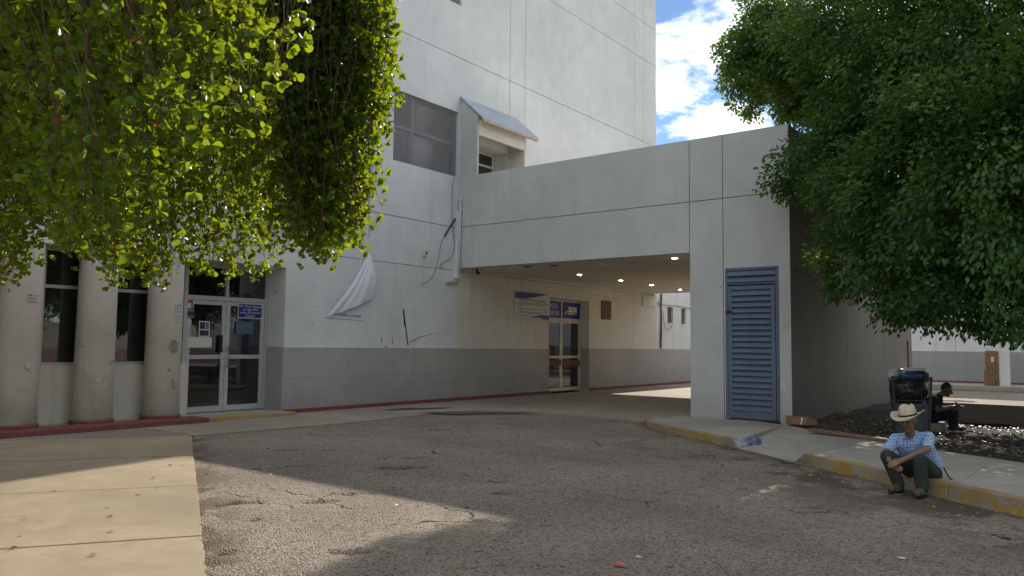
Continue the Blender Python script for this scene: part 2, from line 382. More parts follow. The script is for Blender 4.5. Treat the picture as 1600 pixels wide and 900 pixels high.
def build_asphalt():
    xs = np.arange(.4, 15.6, .05); ys = np.arange(-3, 13.2, .05); X, Y = np.meshgrid(xs, ys, indexing='ij')
    Z = (fbm(X, Y, .5, 3)-.5)*.035+(fbm(X, Y, 4, 9)-.5)*.010
    wear_shade = np.zeros(X.shape+(4,)); wear_shade[..., 3] = 1
    pits = [(395, 785, .22, .10, .035), (352, 786, .14, .07, .03), (487, 783, .26, .07, .03), (540, 860, .22, .06, .02), (361, 861, .09, .05, .025), (630, 730, .5, .12, .03),
            (640, 716, .35, .05, .02), (440, 703, .25, .05, .015), (505, 703, .2, .05, .015), (390, 812, .12, .05, .02), (690, 708, .5, .04, .015), (1010, 770, .3, .05, .015), (800, 770, .3, .05, .012), (700, 760, .3, .05, .012)]
    for px, py, a, b, dep in pits:
        c = on_z(px, py); ang = .9; u = (X-c.x)*math.cos(ang)+(Y-c.y)*math.sin(ang); v = -(X-c.x)*math.sin(ang)+(Y-c.y)*math.cos(ang)
        q = (v/a)**2+(u/b)**2+(fbm(X, Y, 5, 21)-.5)*5+.35; msk = np.clip((1-q)*1.6, 0, 1)*(np.hypot(u, v) < a*1.6); Z -= msk*dep; wear_shade[..., 2] = np.maximum(wear_shade[..., 2], msk*.6)  # pits coloured dark for the shade inside them and exposed dirt
    # strip of loose dirt where the asphalt meets the pale slabs
    ex, ey = X-6.65, Y-11.39; nd = ex*.871-ey*.490; al = -(ex*.490+ey*.871)
    f = np.clip(1-(nd-.05)/(.12+.38*fbm(X, Y, 2.2, 40)), 0, 1)*(nd > -.5)*(fbm(X, Y, 3, 55) > .42); wear_shade[..., 0] = np.maximum(wear_shade[..., 0], f*.8); Z -= f*.018
    kd = kerb_dist(X, Y); n1 = fbm(X, Y, .9, 70); n2 = fbm(X, Y, 5, 80)
    f = np.clip((1.9-kd)/1.4, 0, 1)*np.clip((n1+.35*(n2-.5)-.45)*9, 0, 1)*(Y < 6); wear_shade[..., 1] = np.maximum(wear_shade[..., 1], f*.75); Z -= f*.012
    f = np.clip(1-kd/(.1+.3*n2), 0, 1); wear_shade[..., 0] = np.maximum(wear_shade[..., 0], f*.7)
    n, m2 = X.shape; V = np.stack([X, Y, Z], -1).reshape(-1, 3); idx = np.arange(n*m2).reshape(n, m2)
    F = np.stack([idx[:-1, :-1], idx[1:, :-1], idx[1:, 1:], idx[:-1, 1:]], -1).reshape(-1, 4)
    me = bpy.data.meshes.new('asphalt_road'); me.vertices.add(len(V)); me.vertices.foreach_set('co', V.ravel())
    me.loops.add(F.size); me.loops.foreach_set('vertex_index', F.ravel()); me.polygons.add(len(F)); me.polygons.foreach_set('loop_start', np.arange(len(F))*4)
    me.update(calc_edges=True); me.polygons.foreach_set('use_smooth', np.ones(len(F), bool))
    at = me.color_attributes.new('wear_shade', 'FLOAT_COLOR', 'POINT'); at.data.foreach_set('color', wear_shade.reshape(-1, 4).ravel().astype(np.float32))
    tag(link('asphalt_road', me, 'asphalt'), 'cracked grey asphalt forecourt with pits', 'asphalt', kind='structure')
build_asphalt()
# pale slabs on the side of the columns
ap = empty('concrete_apron', (3, 9, 0)); tag(ap, 'pale concrete slabs beside the asphalt', 'pavement', kind='structure')
E0 = Vector((6.62, 11.34, 0)); ED = Vector((-.490, -.871, 0)); EN = Vector((-.84, .54, 0))
def wob(): return random.uniform(-.012, .012)
for i in range(-1, 8):
    s0, s1 = i*2.235+.012, (i+1)*2.235-.012
    if i == -1:
        pts = [E0+ED*-.02, E0+ED*-.02+EN*8]
        q = [Vector((6.645, 11.37, 0)), Vector((6.645, 12.945, 0)), Vector((4.18, 12.945, 0))]
        MB().poly([(p.x, p.y, -.05) for p in q], (0, 0, .078)).build('slab', 'darkslab', ap, .006); continue  # darker concrete than the other apron slabs
    for j in range(3):
        t0, t1 = j*3.4+(.012 if j else 0), (j+1)*3.4
        ns = 40 if j == 0 else 1; q = [E0+ED*(s0+(s1-s0)*k/ns)+EN*(t0+(random.choice((0, .004, .008, .012, .02, .035))*random.random() if 0 < k < ns else .012)) for k in range(ns+1)]+[E0+ED*s1+EN*t1, E0+ED*s0+EN*t1]
        h = .078+random.uniform(-.004, .004)
        MB().poly([(p.x, p.y, -.05) for p in q], (0, 0, h)).build('slab', 'apron', ap, .006)
# concrete along the wall and through the passage
pf = empty('passage_floor', (18, 10, 0)); tag(pf, 'stained concrete strip along wall and through passage', 'pavement', kind='structure')
EDGE = [(6.66, 11.37), (8.12, 11.27), (9.87, 11.17), (11.35, 11.28), (12.6, 11.5), (13.4, 11.25), (13.78, 10.6), (13.88, 9.6), (13.82, 8.3), (13.74, 7.24)]
for (a, b) in zip(EDGE[:5], EDGE[1:5]): MB().poly([(a[0]+.006, a[1], -.05), (b[0]-.006, b[1], -.05), (b[0]-.006, 13.45, -.05), (a[0]+.006, 13.45, -.05)], (0, 0, .08)).build('slab', 'pfloor', pf, .005)
MB().poly([(x, y, -.05) for x, y in [(12.612, 11.5)]+EDGE[5:]+[(15.4, 7.24), (15.4, 13.45), (12.612, 13.45)]], (0, 0, .08)).build('slab', 'pfloor', pf, .005)
for x0, x1 in cells(15.412, 34, (19.4, 23.4, 27.4)):
    for y0, y1 in ((6.95, 10.2), (10.212, 13.45)): MB().box((x0, y0, -.05), (x1-.012, y1, .03+random.uniform(-.003, .003))).build('slab', 'pfloor', pf, .005)
def blob_stain(name, c, rx, ry, ang, mat, parent, z, seed, n=48):
    mb = MB(); vs = []; r = random.Random(seed); ph = [r.uniform(0, 6.3) for _ in range(6)]
    pts = []
    for i in range(n):
        a = 2*math.pi*i/n; q = 1+sum(.22/(k+1)*math.sin((k+2)*a+ph[k]) for k in range(6)); u, v = rx*q*math.cos(a), ry*q*math.sin(a)
        pts.append((c[0]+u*math.cos(ang)-v*math.sin(ang), c[1]+u*math.sin(ang)+v*math.cos(ang), z))
    f = mb.bm.faces.new([mb.bm.verts.new(p) for p in pts]); return mb.build(name, mat, parent)
kk = NT('wet_dark_stain'); pp = kk.pos(); nn = kk.noise(pp, 9, 6, .7)
kk.bsdf(kk.mix(kk.mr(nn, .35, .65), (.022, .019, .016), (.055, .045, .036)), kk.mr(nn, .4, .6, .25, .8), kk.bump(nn, .4, .01)); M['wet'] = kk.m
c = on_z(742, 645, .03); blob_stain('wet_stain', (c.x, c.y), .95, .20, -.75, 'wet', pf, .036, 4)
c = on_z(652, 639, .03); blob_stain('wet_stain', (c.x, c.y), .75, .22, -.3, 'wet', pf, .0365, 9)
# side walk, kerb and soil
sw = empty('sidewalk', (11, 2, 0)); tag(sw, 'grey concrete sidewalk with worn yellow kerb', 'sidewalk', kind='structure')
HK = [.10, .12, .13, .13, .14, .145, .145, .145, .145, .145]
for i in range(len(KERB)-1):
    a, b, c, d = [Vector((*q, 0)) for q in (KERB[i], KERB[i+1], INNER[i+1], INNER[i])]
    L = (b-a).length; n = max(1, round(L/1.7)); t = (b-a).normalized(); nr = Vector((-t.y, t.x, 0)); nr = nr if nr.dot(c-b) > 0 else -nr
    ramp = i == 3
    for j in range(n):
        u, v = j/n+(.004 if j else .002), (j+1)/n-.002
        k0, k1, i0, i1 = a.lerp(b, u), a.lerp(b, v), d.lerp(c, u), d.lerp(c, v)
        h0, h1 = HK[i]+(HK[i+1]-HK[i])*u, HK[i]+(HK[i+1]-HK[i])*v
        if not ramp:
            mb = MB(); kp = [k0, k1, k1+nr*.15, k0+nr*.15]; V = [mb.bm.verts.new((p.x, p.y, -.05)) for p in kp]+[mb.bm.verts.new((p.x+(nr.x*.012 if q < 2 else 0), p.y+(nr.y*.012 if q < 2 else 0), h)) for q, (p, h) in enumerate(zip(kp, (h0, h1, h1, h0)))]
            for f in ((0, 1, 2, 3), (4, 7, 6, 5), (0, 4, 5, 1), (1, 5, 6, 2), (2, 6, 7, 3), (3, 7, 4, 0)): mb.bm.faces.new([V[q] for q in f])
            mb.build('kerb_stone', 'yellow', sw, .014)
        mb = MB(); off = .156 if not ramp else 0
        kp = [k0+nr*off, k1+nr*off, i1, i0]; ih = [.035, .035, .045, .06, .1]+[.115]*6; g0, g1 = ih[i]+(ih[i+1]-ih[i])*u, ih[i]+(ih[i+1]-ih[i])*v
        hh = (h0-.003, h1-.003, g1, g0) if not ramp else (.012, .012, g1, g0)
        V = [mb.bm.verts.new((p.x, p.y, -.05)) for p in kp]+[mb.bm.verts.new((p.x, p.y, h)) for p, h in zip(kp, hh)]
        for f in ((0, 1, 2, 3), (4, 7, 6, 5), (0, 4, 5, 1), (1, 5, 6, 2), (2, 6, 7, 3), (3, 7, 4, 0)): mb.bm.faces.new([V[q] for q in f])
        mb.build('slab', 'walk', sw, .006)
for idx, sgn in ((3, -1), (4, 1)):     # blue flares beside the ramp
    a = Vector((*KERB[idx], 0)); t = (Vector((*KERB[4], 0))-Vector((*KERB[3], 0))).normalized(); nr = Vector((t.y, -t.x, 0)); nr = nr if nr.x > 0 else -nr
    s = t*(-sgn)
    mb = MB(); p0, p1, p2 = a-s*.0+s*.0, a+s*.16, a+nr*.9
    V = [mb.bm.verts.new(q) for q in ((a.x, a.y, -.02), (p1.x, p1.y, -.02), (a.x+nr.x*.5, a.y+nr.y*.5, -.02), (a.x, a.y, .135), (a.x+nr.x*.5, a.y+nr.y*.5, .135), (p1.x, p1.y, .02))]
    for f in ((0, 1, 2), (3, 5, 4), (0, 3, 4, 2), (0, 1, 5, 3), (1, 2, 4, 5)): mb.bm.faces.new([V[q] for q in f])
    mb.build('ramp_flare', 'bluepaint', sw, .004)
def build_soil():
    xs = np.arange(5, 26, .09); ys = np.arange(-8, 4.9, .09); X, Y = np.meshgrid(xs, ys, indexing='ij')
    Z = .035+(fbm(X, Y, 1.2, 90)-.5)*.12+(fbm(X, Y, 6, 97)-.5)*.05
    V = np.stack([X, Y, Z], -1).reshape(-1, 3); idx = np.arange(X.size).reshape(X.shape)
    F = np.stack([idx[:-1, :-1], idx[1:, :-1], idx[1:, 1:], idx[:-1, 1:]], -1)
    # keep what lies behind the sidewalk
    cx, cy = (X[:-1, :-1]+.045), (Y[:-1, :-1]+.045); ix = np.interp(cy.ravel(), [q[1] for q in INNER[::-1]], [q[0] for q in INNER[::-1]]).reshape(cy.shape)
    F = F[(cx > ix-.25) & ((cx < 18.2) | (cy > 2.95))].reshape(-1, 4)
    me = bpy.data.meshes.new('soil_bed'); me.from_pydata(V.tolist(), [], F.tolist()); 
    for f in me.polygons: f.use_smooth = True
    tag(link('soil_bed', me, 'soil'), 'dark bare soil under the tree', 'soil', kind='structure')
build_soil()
# ------------------------------------------------------------------ hospital: long wall facing -y at y = 13.5
YA = 13.5
hb = empty('hospital_building', (12, YA, 0)); tag(hb, 'tall white plastered hospital tower with columns and glass doors at its foot', 'building')
OPEN = [(3.0, 9.84, -1, 3.05), (19.48, 21.8, -1, 2.97), (12.8, 15.16, 5.93, 7.69), (12.8, 15.19, 10.63, 12.4), (15.3, 17.3, 5.5, 7.02)]
wall_y(hb, 'wall_panel', 'wall', YA, YA+.06, -6, 15.2, 0.0, 3.42, OPEN)
wall_y(hb, 'wall_panel', 'wall_in', YA, YA+.06, 15.206, 26.65, 0.0, 3.42, OPEN, jx=(17.4, 18.05, 24.75), jz=())  # warm lamp and bounce light of the passage put into the wall colour
wall_y(hb, 'wall_panel', 'wall', YA, YA+.06, -6, 26.65, 3.434, 22, OPEN, jx=(17.37, 18.12, 24.9, 25.6), jz=(4.57, 9.19, 12.37, 13.82, 18), gap=.018)
wall_y(hb, 'wall_core', 'wall', YA+.062, YA+.75, -6, 26.65, 0, 22, OPEN)
MB().box((26.35, YA+.76, 0), (26.63, 30, 22)).build('end_wall', 'wall', hb)
MB().box((-6, YA+.76, 21.7), (26.34, 30, 21.95)).build('roof', 'wall', hb)
MB().box((-6, 29.7, 0), (26.3, 29.98, 21.6)).build('rear_wall', 'wall', hb)
# lower continuation beyond the tower, seen through the passage
wall_y(hb, 'wall_panel', 'wall', YA+.01, YA+.3, 26.66, 44, 0, 4.6, [(27.6, 28.1, 2.42, 3.05), (28.85, 29.3, 2.42, 3.05)])
for a, b in ((27.6, 28.1), (28.85, 29.3)):
    w = MB().box((a, YA+.1, 2.42), (b, YA+.13, 3.05)).build('shutter', 'vent', hb)
    MB().box((a-.04, YA-.02, 2.36), (b+.04, YA+.09, 2.418)).build('sill', 'wall', w)
# grey dado, slightly proud, with a paler top lip
DJ = (11.6, 13.4, 15.2, 17.35, 18.05)
for x0, x1 in cells(9.842, 19.478, DJ):
    for z0, z1 in ((.11, .745), (.749, 1.385)): MB().box((x0+.0015, YA-.014, z0), (x1-.0015, YA-.001, z1)).build('dado_panel', 'dado', hb)
for x0, x1 in cells(21.803, 44, (23.4, 24.75, 26.65, 30)):
    for z0, z1 in ((.11, .745), (.749, 1.40)): MB().box((x0+.0015, YA-.014, z0), (x1-.0015, YA-.001, z1)).build('dado_panel', 'dado', hb)
MB().box((9.842, YA-.018, 1.386), (19.478, YA-.001, 1.402)).build('dado_lip', 'wall_in', hb)
MB().box((21.803, YA-.018, 1.401), (44, YA-.001, 1.415)).build('dado_lip', 'wall_in', hb)
MB().box((9.826, YA+.002, .11), (9.838, YA+.60, 1.40)).build('dado_panel', 'dado', hb)
MB().box((21.785, YA+.002, .04), (21.797, YA+.33, 1.40)).build('dado_panel', 'dado', hb)
for x0, x1 in ((9.86, 19.47), (21.82, 44)): MB().box((x0, YA-.06, -.02), (x1, YA-.001, .108)).build('base_strip', 'red', hb, .008)
# the colonnade, window wall and step
st = MB().box((-1, 12.95, -.03), (7.9, 13.49, .115)).build('step', 'red', hb, .012)
MB().box((7.906, 12.99, -.03), (9.82, 13.46, .10)).build('doorstep', 'yellow', hb, .012)
MB().box((-1, 13.5, -.03), (9.83, 14.6, .095)).build('threshold', 'walk', hb)
for cx in (3.77, 4.95, 6.13, 7.33):
    c = MB((cx, 13.63, 0)).lathe((cx, 13.63, 0), [(.315, .118), (.318, .2), (.31, .5), (.305, 1.5), (.30, 3.03)], 40).build('column', 'column', hb, 0, True)
    MB((cx, 13.63, 0)).lathe((cx, 13.63, 0), [(.345, .117), (.345, .15), (.33, .165)], 40).build('column_foot', 'red', c, 0, False)
MB().box((3.0, 13.90, .097), (7.98, 14.05, 1.06)).build('parapet_below_windows', 'wall_in', hb)
for x0, x1 in ((4.2, 5.36), (5.37, 6.54), (6.55, 7.75)):
    w = empty('window'); w.parent = hb; w.location = Vector((x0, 13.95, 1.06))-hb.location
    fr = MB()
    for za in (1.062, 2.36, 2.99): fr.box((x0, 13.93, za), (x1, 13.985, za+.055))
    fr.box((x0, 13.932, 1.118), (x0+.045, 13.983, 2.358)); fr.box((x1-.045, 13.932, 1.118), (x1, 13.983, 2.358)); fr.box((x0, 13.932, 2.417), (x0+.045, 13.983, 2.988)); fr.box((x1-.045, 13.932, 2.417), (x1, 13.983, 2.988))
    fr.build('frame', 'alu', w)
    MB().box((x0+.046, 13.955, 1.12), (x1-.046, 13.961, 2.357)).build('pane', 'glass', w)
    MB().box((x0+.046, 13.955, 2.418), (x1-.046, 13.961, 2.987)).build('pane', 'glass', w)
def leaf_door(parent, x0, x1, y, z0, z1, mid, mat, rail=.075):
    d = empty('door_leaf'); d.parent = parent; d.location = Vector((x0, y, z0))-parent.location
    fr = MB()
    fr.box((x0, y, z0), (x0+rail, y+.045, z1)); fr.box((x1-rail, y, z0), (x1, y+.045, z1))
    for a, b in ((z0, z0+.11), (mid-.04, mid+.04), (z1-rail, z1)): fr.box((x0+rail+.001, y+.002, a), (x1-rail-.001, y+.043, b))
    fr.build('frame', mat, d, .004)
    for a, b in ((z0+.112, mid-.042), (mid+.042, z1-rail-.002)): MB().box((x0+rail+.002, y+.02, a), (x1-rail-.002, y+.026, b)).build('pane', 'glass', d)
    return d
YD = 14.10
X0, XM, X1 = 7.98, 8.875, 9.80
dA = leaf_door(hb, X0+.05, XM-.004, YD, .11, 2.31, 1.19, 'alu', .085); dB = leaf_door(hb, XM+.004, X1-.03, YD, .11, 2.31, 1.19, 'alu', .085)
MB().box((XM-.16, YD-.05, 1.28), (XM-.09, YD-.006, 1.62)).build('latch_plate', 'black', dA); MB().box((XM-.085, YD-.035, 1.34), (XM-.012, YD-.004, 1.64)).build('lock_box', 'alu', dA)
MB().tube([(XM+.045, YD-.004, .98), (XM+.045, YD-.05, 1.0), (XM+.045, YD-.05, 1.38), (XM+.045, YD-.004, 1.4)], .012).build('handle', 'steel', dB)
fr = MB(); fr.box((X0-.03, YD-.02, .10), (X0+.046, YD+.06, 3.045)); fr.box((X1-.026, YD-.02, .10), (X1+.03, YD+.06, 3.045)); fr.box((X0+.048, YD-.018, 2.315), (X1-.028, YD+.058, 2.40)); fr.box((X0+.048, YD-.018, 2.97), (X1-.028, YD+.058, 3.045)); fr.box((XM-.03, YD-.016, 2.402), (XM+.03, YD+.056, 2.968))
tr = fr.build('door_frame', 'alu', hb)
for a, b in ((X0+.05, XM-.032), (XM+.032, X1-.03)): MB().box((a, YD+.02, 2.402), (b, YD+.026, 2.968)).build('pane', 'glass', tr)
# the hall behind the glass
def room(x0, x1, y0, y1, z1, name='interior'):
    mb = MB(); mb.box((x0-.1, y1, 0), (x1+.1, y1+.1, z1)); mb.box((x0-.1, y0, -.01), (x0, y1-.001, z1)); mb.box((x1, y0, -.01), (x1+.1, y1-.001, z1)); mb.box((x0+.001, y0, z1), (x1-.001, y1-.001, z1+.1)); mb.box((x0+.001, y0, -.02), (x1-.001, y1-.001, .06))
    return mb.build(name, 'interior', hb)
room(2.9, 9.9, 14.61, 20, 3.2); room(19.2, 22.1, 14.26, 19, 3.1); room(12.5, 15.27, 14.26, 18, 12.6); room(15.29, 17.4, 14.5, 18, 7.3)
MB().box((16.9, 16.5, 0.07), (16.6, 16.6, 2)).build('interior_screen', 'interior', hb)
# ambulance doors
Y2 = 13.84
dA = leaf_door(hb, 19.53, 20.66, Y2, .05, 2.29, 1.13, 'cream_alu', .07); dB = leaf_door(hb, 20.67, 21.76, Y2, .05, 2.29, 1.13, 'cream_alu', .07)
MB().box((19.62, Y2-.04, .86), (20.6, Y2-.004, 1.03)).build('push_plate', 'rust', dA); MB().box((20.72, Y2-.04, .82), (21.72, Y2-.004, 1.02)).build('push_plate', 'rust', dB)
fr = MB(); fr.box((19.482, Y2-.02, .03), (19.526, Y2+.06, 2.966)); fr.box((21.764, Y2-.02, .03), (21.782, Y2+.06, 2.966)); fr.box((19.528, Y2-.018, 2.295), (21.762, Y2+.058, 2.37)); fr.box((19.528, Y2-.018, 2.90), (21.762, Y2+.058, 2.966)); fr.box((20.63, Y2-.016, 2.372), (20.69, Y2+.056, 2.898))
fr.build('door_frame', 'cream_alu', hb)
# screened window, window above, hooded roof door
def big_window(x0, x1, z0, z1, mx_, mz, scr=True):
    w = empty('window'); w.parent = hb; w.location = Vector((x0, YA+.1, z0))-hb.location
    fr = MB(); y0, y1 = YA+.10, YA+.15
    fr.box((x0, y0, z0), (x0+.04, y1, z1)); fr.box((x1-.04, y0, z0), (x1, y1, z1)); fr.box((x0+.041, y0+.002, z0), (x1-.041, y1-.002, z0+.04)); fr.box((x0+.041, y0+.002, z1-.04), (x1-.041, y1-.002, z1))
    fr.box((mx_-.025, y0+.006, z0+.041), (mx_+.025, y1-.006, z1-.041)); fr.box((x0+.041, y0+.012, mz-.03), (x1-.041, y1+.01, mz+.03)); fr.build('frame', 'alu', w)
    MB().box((x0+.042, YA+.2, z0+.042), (x1-.042, YA+.206, z1-.042)).build('pane', 'glass', w)
    if scr: MB().box((x0+.01, YA+.07, z0+.01), (x1-.01, YA+.071, z1-.01)).build('wire_screen', 'screen', w)
big_window(12.8, 15.16, 5.93, 7.69, 13.55, 6.83); big_window(12.8, 15.19, 10.63, 12.4, 13.55, 11.6)
hd = MB().poly([(15.24, YA-.002, 5.6), (15.24, 12.9, 5.6), (15.24, 12.9, 7.54), (15.24, YA-.002, 8.08)], (.06, 0, 0)).build('hood_cheek', 'wall_block', hb)
MB().poly([(17.32, YA-.002, 5.6), (17.32, 12.9, 5.6), (17.32, 12.9, 7.54), (17.32, YA-.002, 8.08)], (.07, 0, 0)).build('hood_cheek', 'wall_in', hb)
MB().poly([(15.302, 12.902, 7.02), (15.302, 12.96, 7.02), (15.302, 12.96, 7.50), (15.302, 12.902, 7.535)], (2.016, 0, 0)).build('hood_header', 'wall_in', hb)  # cream inside the hood paints in warm bounce off the sunlit roof
MB().poly([(15.2, YA-.002, 8.10), (15.2, 12.68, 7.37), (15.2, 12.68, 7.42), (15.2, YA-.002, 8.15)], (2.5, 0, 0)).build('hood_awning', 'awning', hb)
mb = MB()
for i in range(17): mb.box((15.22+i*.146, 12.672, 7.325), (15.352+i*.146, 12.75, 7.372))
mb.build('awning_edge', 'bounce_edge', hb)  # orange bounce light from the roof below is put into the edge colour
rd = empty('roof_door'); rd.parent = hb; rd.location = Vector((15.3, 14, 5.6))-hb.location
mb = MB(); 
for x in (15.31, 16.22, 17.2): mb.box((x, 13.98, 5.5), (x+.07, 14.04, 7.01))
for z in (6.6, 6.95): mb.box((15.382, 13.982, z), (16.218, 14.038, z+.06)); mb.box((16.292, 13.982, z), (17.198, 14.038, z+.06))
mb.build('frame', 'cream_alu', rd); MB().box((15.382, 14.0, 5.5), (17.198, 14.006, 6.95)).build('pane', 'glass', rd)
MB().box((15.305, 12.965, 5.5), (17.315, 13.97, 5.56)).build('hood_floor', 'wall_in', hb)
# wires, conduit and scars on the wall
def wall_cable(name, pts, r, mat, off=.02, wob_=0):
    P = [Vector((x, YA-off, z)) for x, z in pts]; Q = []
    for i in range(len(P)-1):
        p0, p1, p2, p3 = P[max(i-1, 0)], P[i], P[i+1], P[min(i+2, len(P)-1)]
        for k in range(6):
            t = k/6; Q.append(.5*((2*p1)+(p2-p0)*t+(2*p0-5*p1+4*p2-p3)*t*t+(3*p1-p0-3*p2+p3)*t**3))
    Q.append(P[-1]); return MB().tube(Q, r, 6).build(name, mat, hb, 0, True)
wall_cable('cable', [(15.0, 5.9), (14.93, 5.5), (14.97, 4.7), (15.03, 4.3), (15.05, 3.98), (14.9, 3.75), (14.6, 3.58), (14.5, 3.5), (14.62, 3.46)], .010, 'wire')
wall_cable('cable', [(15.22, 4.95), (15.0, 4.72), (14.76, 4.42), (14.66, 4.28)], .024, 'black', .03)
wall_cable('cable', [(14.66, 4.28), (14.55, 4.1), (14.45, 3.7), (14.3, 3.3), (14.12, 3.1), (13.85, 2.98)], .009, 'wire')
wall_cable('cable', [(12.0, 7.95), (12.4, 7.6), (12.8, 7.1)], .010, 'wire')
bx = MB().box((13.86, YA-.05, 3.70), (14.02, YA-.001, 3.84)).build('junction_box', 'wall_in', hb, .005); MB().box((13.95, YA-.053, 3.75), (14.01, YA-.051, 3.82)).build('hole', 'black', bx)
wall_cable('conduit', [(13.93, 3.69), (13.93, 3.4), (13.93, 3.02)], .012, 'wall', .012)
def scar(name, pts, mat, off=.003): return MB().poly([(x, YA-off, z) for x, z in pts], (0, .002, 0)).build(name, mat, hb)
scar('crack', [(13.24, 2.33), (13.285, 2.34), (13.33, 2.08), (13.36, 1.93), (13.43, 1.6), (13.46, 1.44), (13.43, 1.44), (13.385, 1.62), (13.335, 1.9), (13.29, 1.95)], 'crack')
scar('crack', [(13.52, 1.545), (13.68, 1.60), (13.78, 1.64), (13.90, 1.675), (14.7, 1.83), (13.9, 1.662), (13.75, 1.615), (13.6, 1.55)], 'crack')
scar('crack', [(12.55, 1.52), (12.57, 1.66), (12.58, 1.52)], 'crack'); scar('crack', [(12.9, 1.5), (12.915, 1.68), (12.93, 1.5)], 'crack')
scar('bare_patch', [(13.40, 1.405), (13.53, 1.405), (13.51, 1.47), (13.48, 1.50), (13.42, 1.47)], 'white'); scar('bare_patch', [(13.47, 1.40), (13.5, 1.41), (13.58, 1.26), (13.555, 1.27)], 'white', .017)
scar('bare_patch', [(12.66, 1.405), (12.78, 1.405), (12.77, 1.44), (12.70, 1.435)], 'goldink')
for x, z in ((12.6, 4.9), (10.6, 2.25), (14.05, 2.6), (10.55, 1.9), (11.2, 2.45)): scar('nail_hole', [(x, z), (x+.02, z+.005), (x+.022, z+.025), (x+.003, z+.028)], 'crack')
pts = [(12.4+i*.16, 3.02-.012*i+random.uniform(-.02, .02)) for i in range(12)]
for (x, z) in pts: scar('filler_patch', [(x, z), (x+.13, z-.01), (x+.12, z+.05), (x+.02, z+.06)], 'wall_in', .002+random.random()*.001)
# mend in the passage corner
scar('filler_patch', [(16.9, 3.36), (17.16, 3.37), (17.14, 3.1), (17.18, 2.8), (17.02, 2.55), (16.8, 2.3), (16.84, 2.42), (16.98, 2.62), (17.03, 2.9), (16.95, 3.1)], 'wall_in')
scar('filler_patch', [(16.7, 2.2), (16.2, 1.98), (15.9, 1.86), (16.2, 2.0), (16.5, 2.16)], 'wall_in')
vt = MB().box((22.56, YA-.03, 2.40), (23.2, YA-.001, 3.04)).build('vent_cover', 'vent', hb, .006)
MB().box((25.5, YA-.05, 2.99), (26.6, YA-.001, 3.40)).build('boxed_pipe', 'wall_in', hb)
for pts in ([(26.95, 3.5), (26.98, 2.6), (26.93, 1.9), (26.96, 1.42)], [(27.05, 3.6), (27.0, 2.9), (27.02, 2.2), (26.98, 1.42)], [(27.1, 2.9), (27.3, 2.3), (27.6, 2.15), (27.9, 2.3)], [(26.7, 3.2), (27.4, 3.1), (28.4, 3.12), (30, 3.05)], [(26.6, 3.3), (26.7, 3.1), (27.0, 3.05)]):
    wall_cable('cable', pts, .02 if pts[-1][1] < 1.5 else .012, 'rust' if pts[-1][1] < 1.5 else 'greyink', .03)
MB().box((9.55, YD-.6, 2.55), (9.6, YD-.598, 2.56)).build('hinge_mark', 'rust', hb) if 0 else None
scar2 = MB().poly([(9.824, 13.8, 2.55), (9.824, 13.86, 2.55), (9.824, 13.85, 2.58), (9.824, 13.8, 2.57)], (-.002, 0, 0)).build('nail_hole', 'crack', hb)
# bare render on the third column
def col_patch(cx, a0, a1, z0, z1, mat, seed, r=.312):
    rr = random.Random(seed); mb = MB(); n = 14; ring = []
    am, zm, da, dz = (a0+a1)/2, (z0+z1)/2, (a1-a0)/2, (z1-z0)/2
    cen = mb.bm.verts.new((cx+r*math.cos(am), 13.63+r*math.sin(am), zm))
    for i in range(n):
        t = 2*math.pi*i/n; q = rr.uniform(.7, 1.1); a, z = am+da*q*math.cos(t), zm+dz*q*math.sin(t); ring.append(mb.bm.verts.new((cx+r*math.cos(a), 13.63+r*math.sin(a), z)))
    for i in range(n): mb.bm.faces.new([cen, ring[i], ring[(i+1) % n]])
    return mb.build('bare_patch', mat, hb)
VA = math.radians(-118)
col_patch(7.33, VA+.18, VA+.95, 1.27, 1.53, 'scarred', 3); 
for cx, a, z, s in ((6.13, .7, 1.2, .05), (6.13, .75, 1.02, .06), (6.13, .3, .85, .04), (6.13, .75, .75, .05), (7.33, .1, 2.1, .03), (4.95, .6, 1.1, .06), (4.95, .2, 1.6, .04), (6.13, .2, .4, .03)): col_patch(cx, VA+a-s*2.5, VA+a+s*2.5, z-s, z+s, 'scar', int(z*100))
# ------------------------------------------------------------------ block with the drive-through passage, front at x = 15.2
XB, XE, ZT = 15.2, 26.3, 5.93
pb = empty('passage_block', (20, 8, 0)); tag(pb, 'low grey plastered block with drive-through passage and blue louvred door', 'building')
YR, YP = 4.82, 6.92
DO = (5.05, 6.14, .06, 3.12)
wall_x(pb, 'wall_panel', 'wall_block', XB, XB+.07, YR, YA-.003, 0, ZT, [(YP, 20, -1, 3.5), DO], jy=(6.18, YP), jz=(4.585,), gap=.016)
wall_x(pb, 'wall_core', 'wall_block', XB+.071, XB+.3, YR+.01, YA-.003, 0, ZT-.01, [(YP, 20, -1, 3.5), DO])
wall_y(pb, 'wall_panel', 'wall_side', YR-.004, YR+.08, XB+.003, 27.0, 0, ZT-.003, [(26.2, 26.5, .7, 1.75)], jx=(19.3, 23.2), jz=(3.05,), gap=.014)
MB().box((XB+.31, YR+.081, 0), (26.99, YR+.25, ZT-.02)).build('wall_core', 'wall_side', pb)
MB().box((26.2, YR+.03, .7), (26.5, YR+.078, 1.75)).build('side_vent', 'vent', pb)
MB().box((XB+.31, YP-.2, 0), (XE-.01, YP-.002, 3.49)).build('passage_wall', 'wall_in', pb)
MB().box((XB+.302, YP-.2, 3.5), (XE, YA-.004, 3.62)).build('soffit', 'ceil', pb)
MB().box((XB+.302, YR+.252, 5.3), (XE, YA-.004, 5.45)).build('roof', 'wall_in', pb)
MB().box((XE+.002, YR+.252, 3.5), (XE+.2, YA-.004, ZT-.02)).build('rear_beam', 'wall_block', pb)
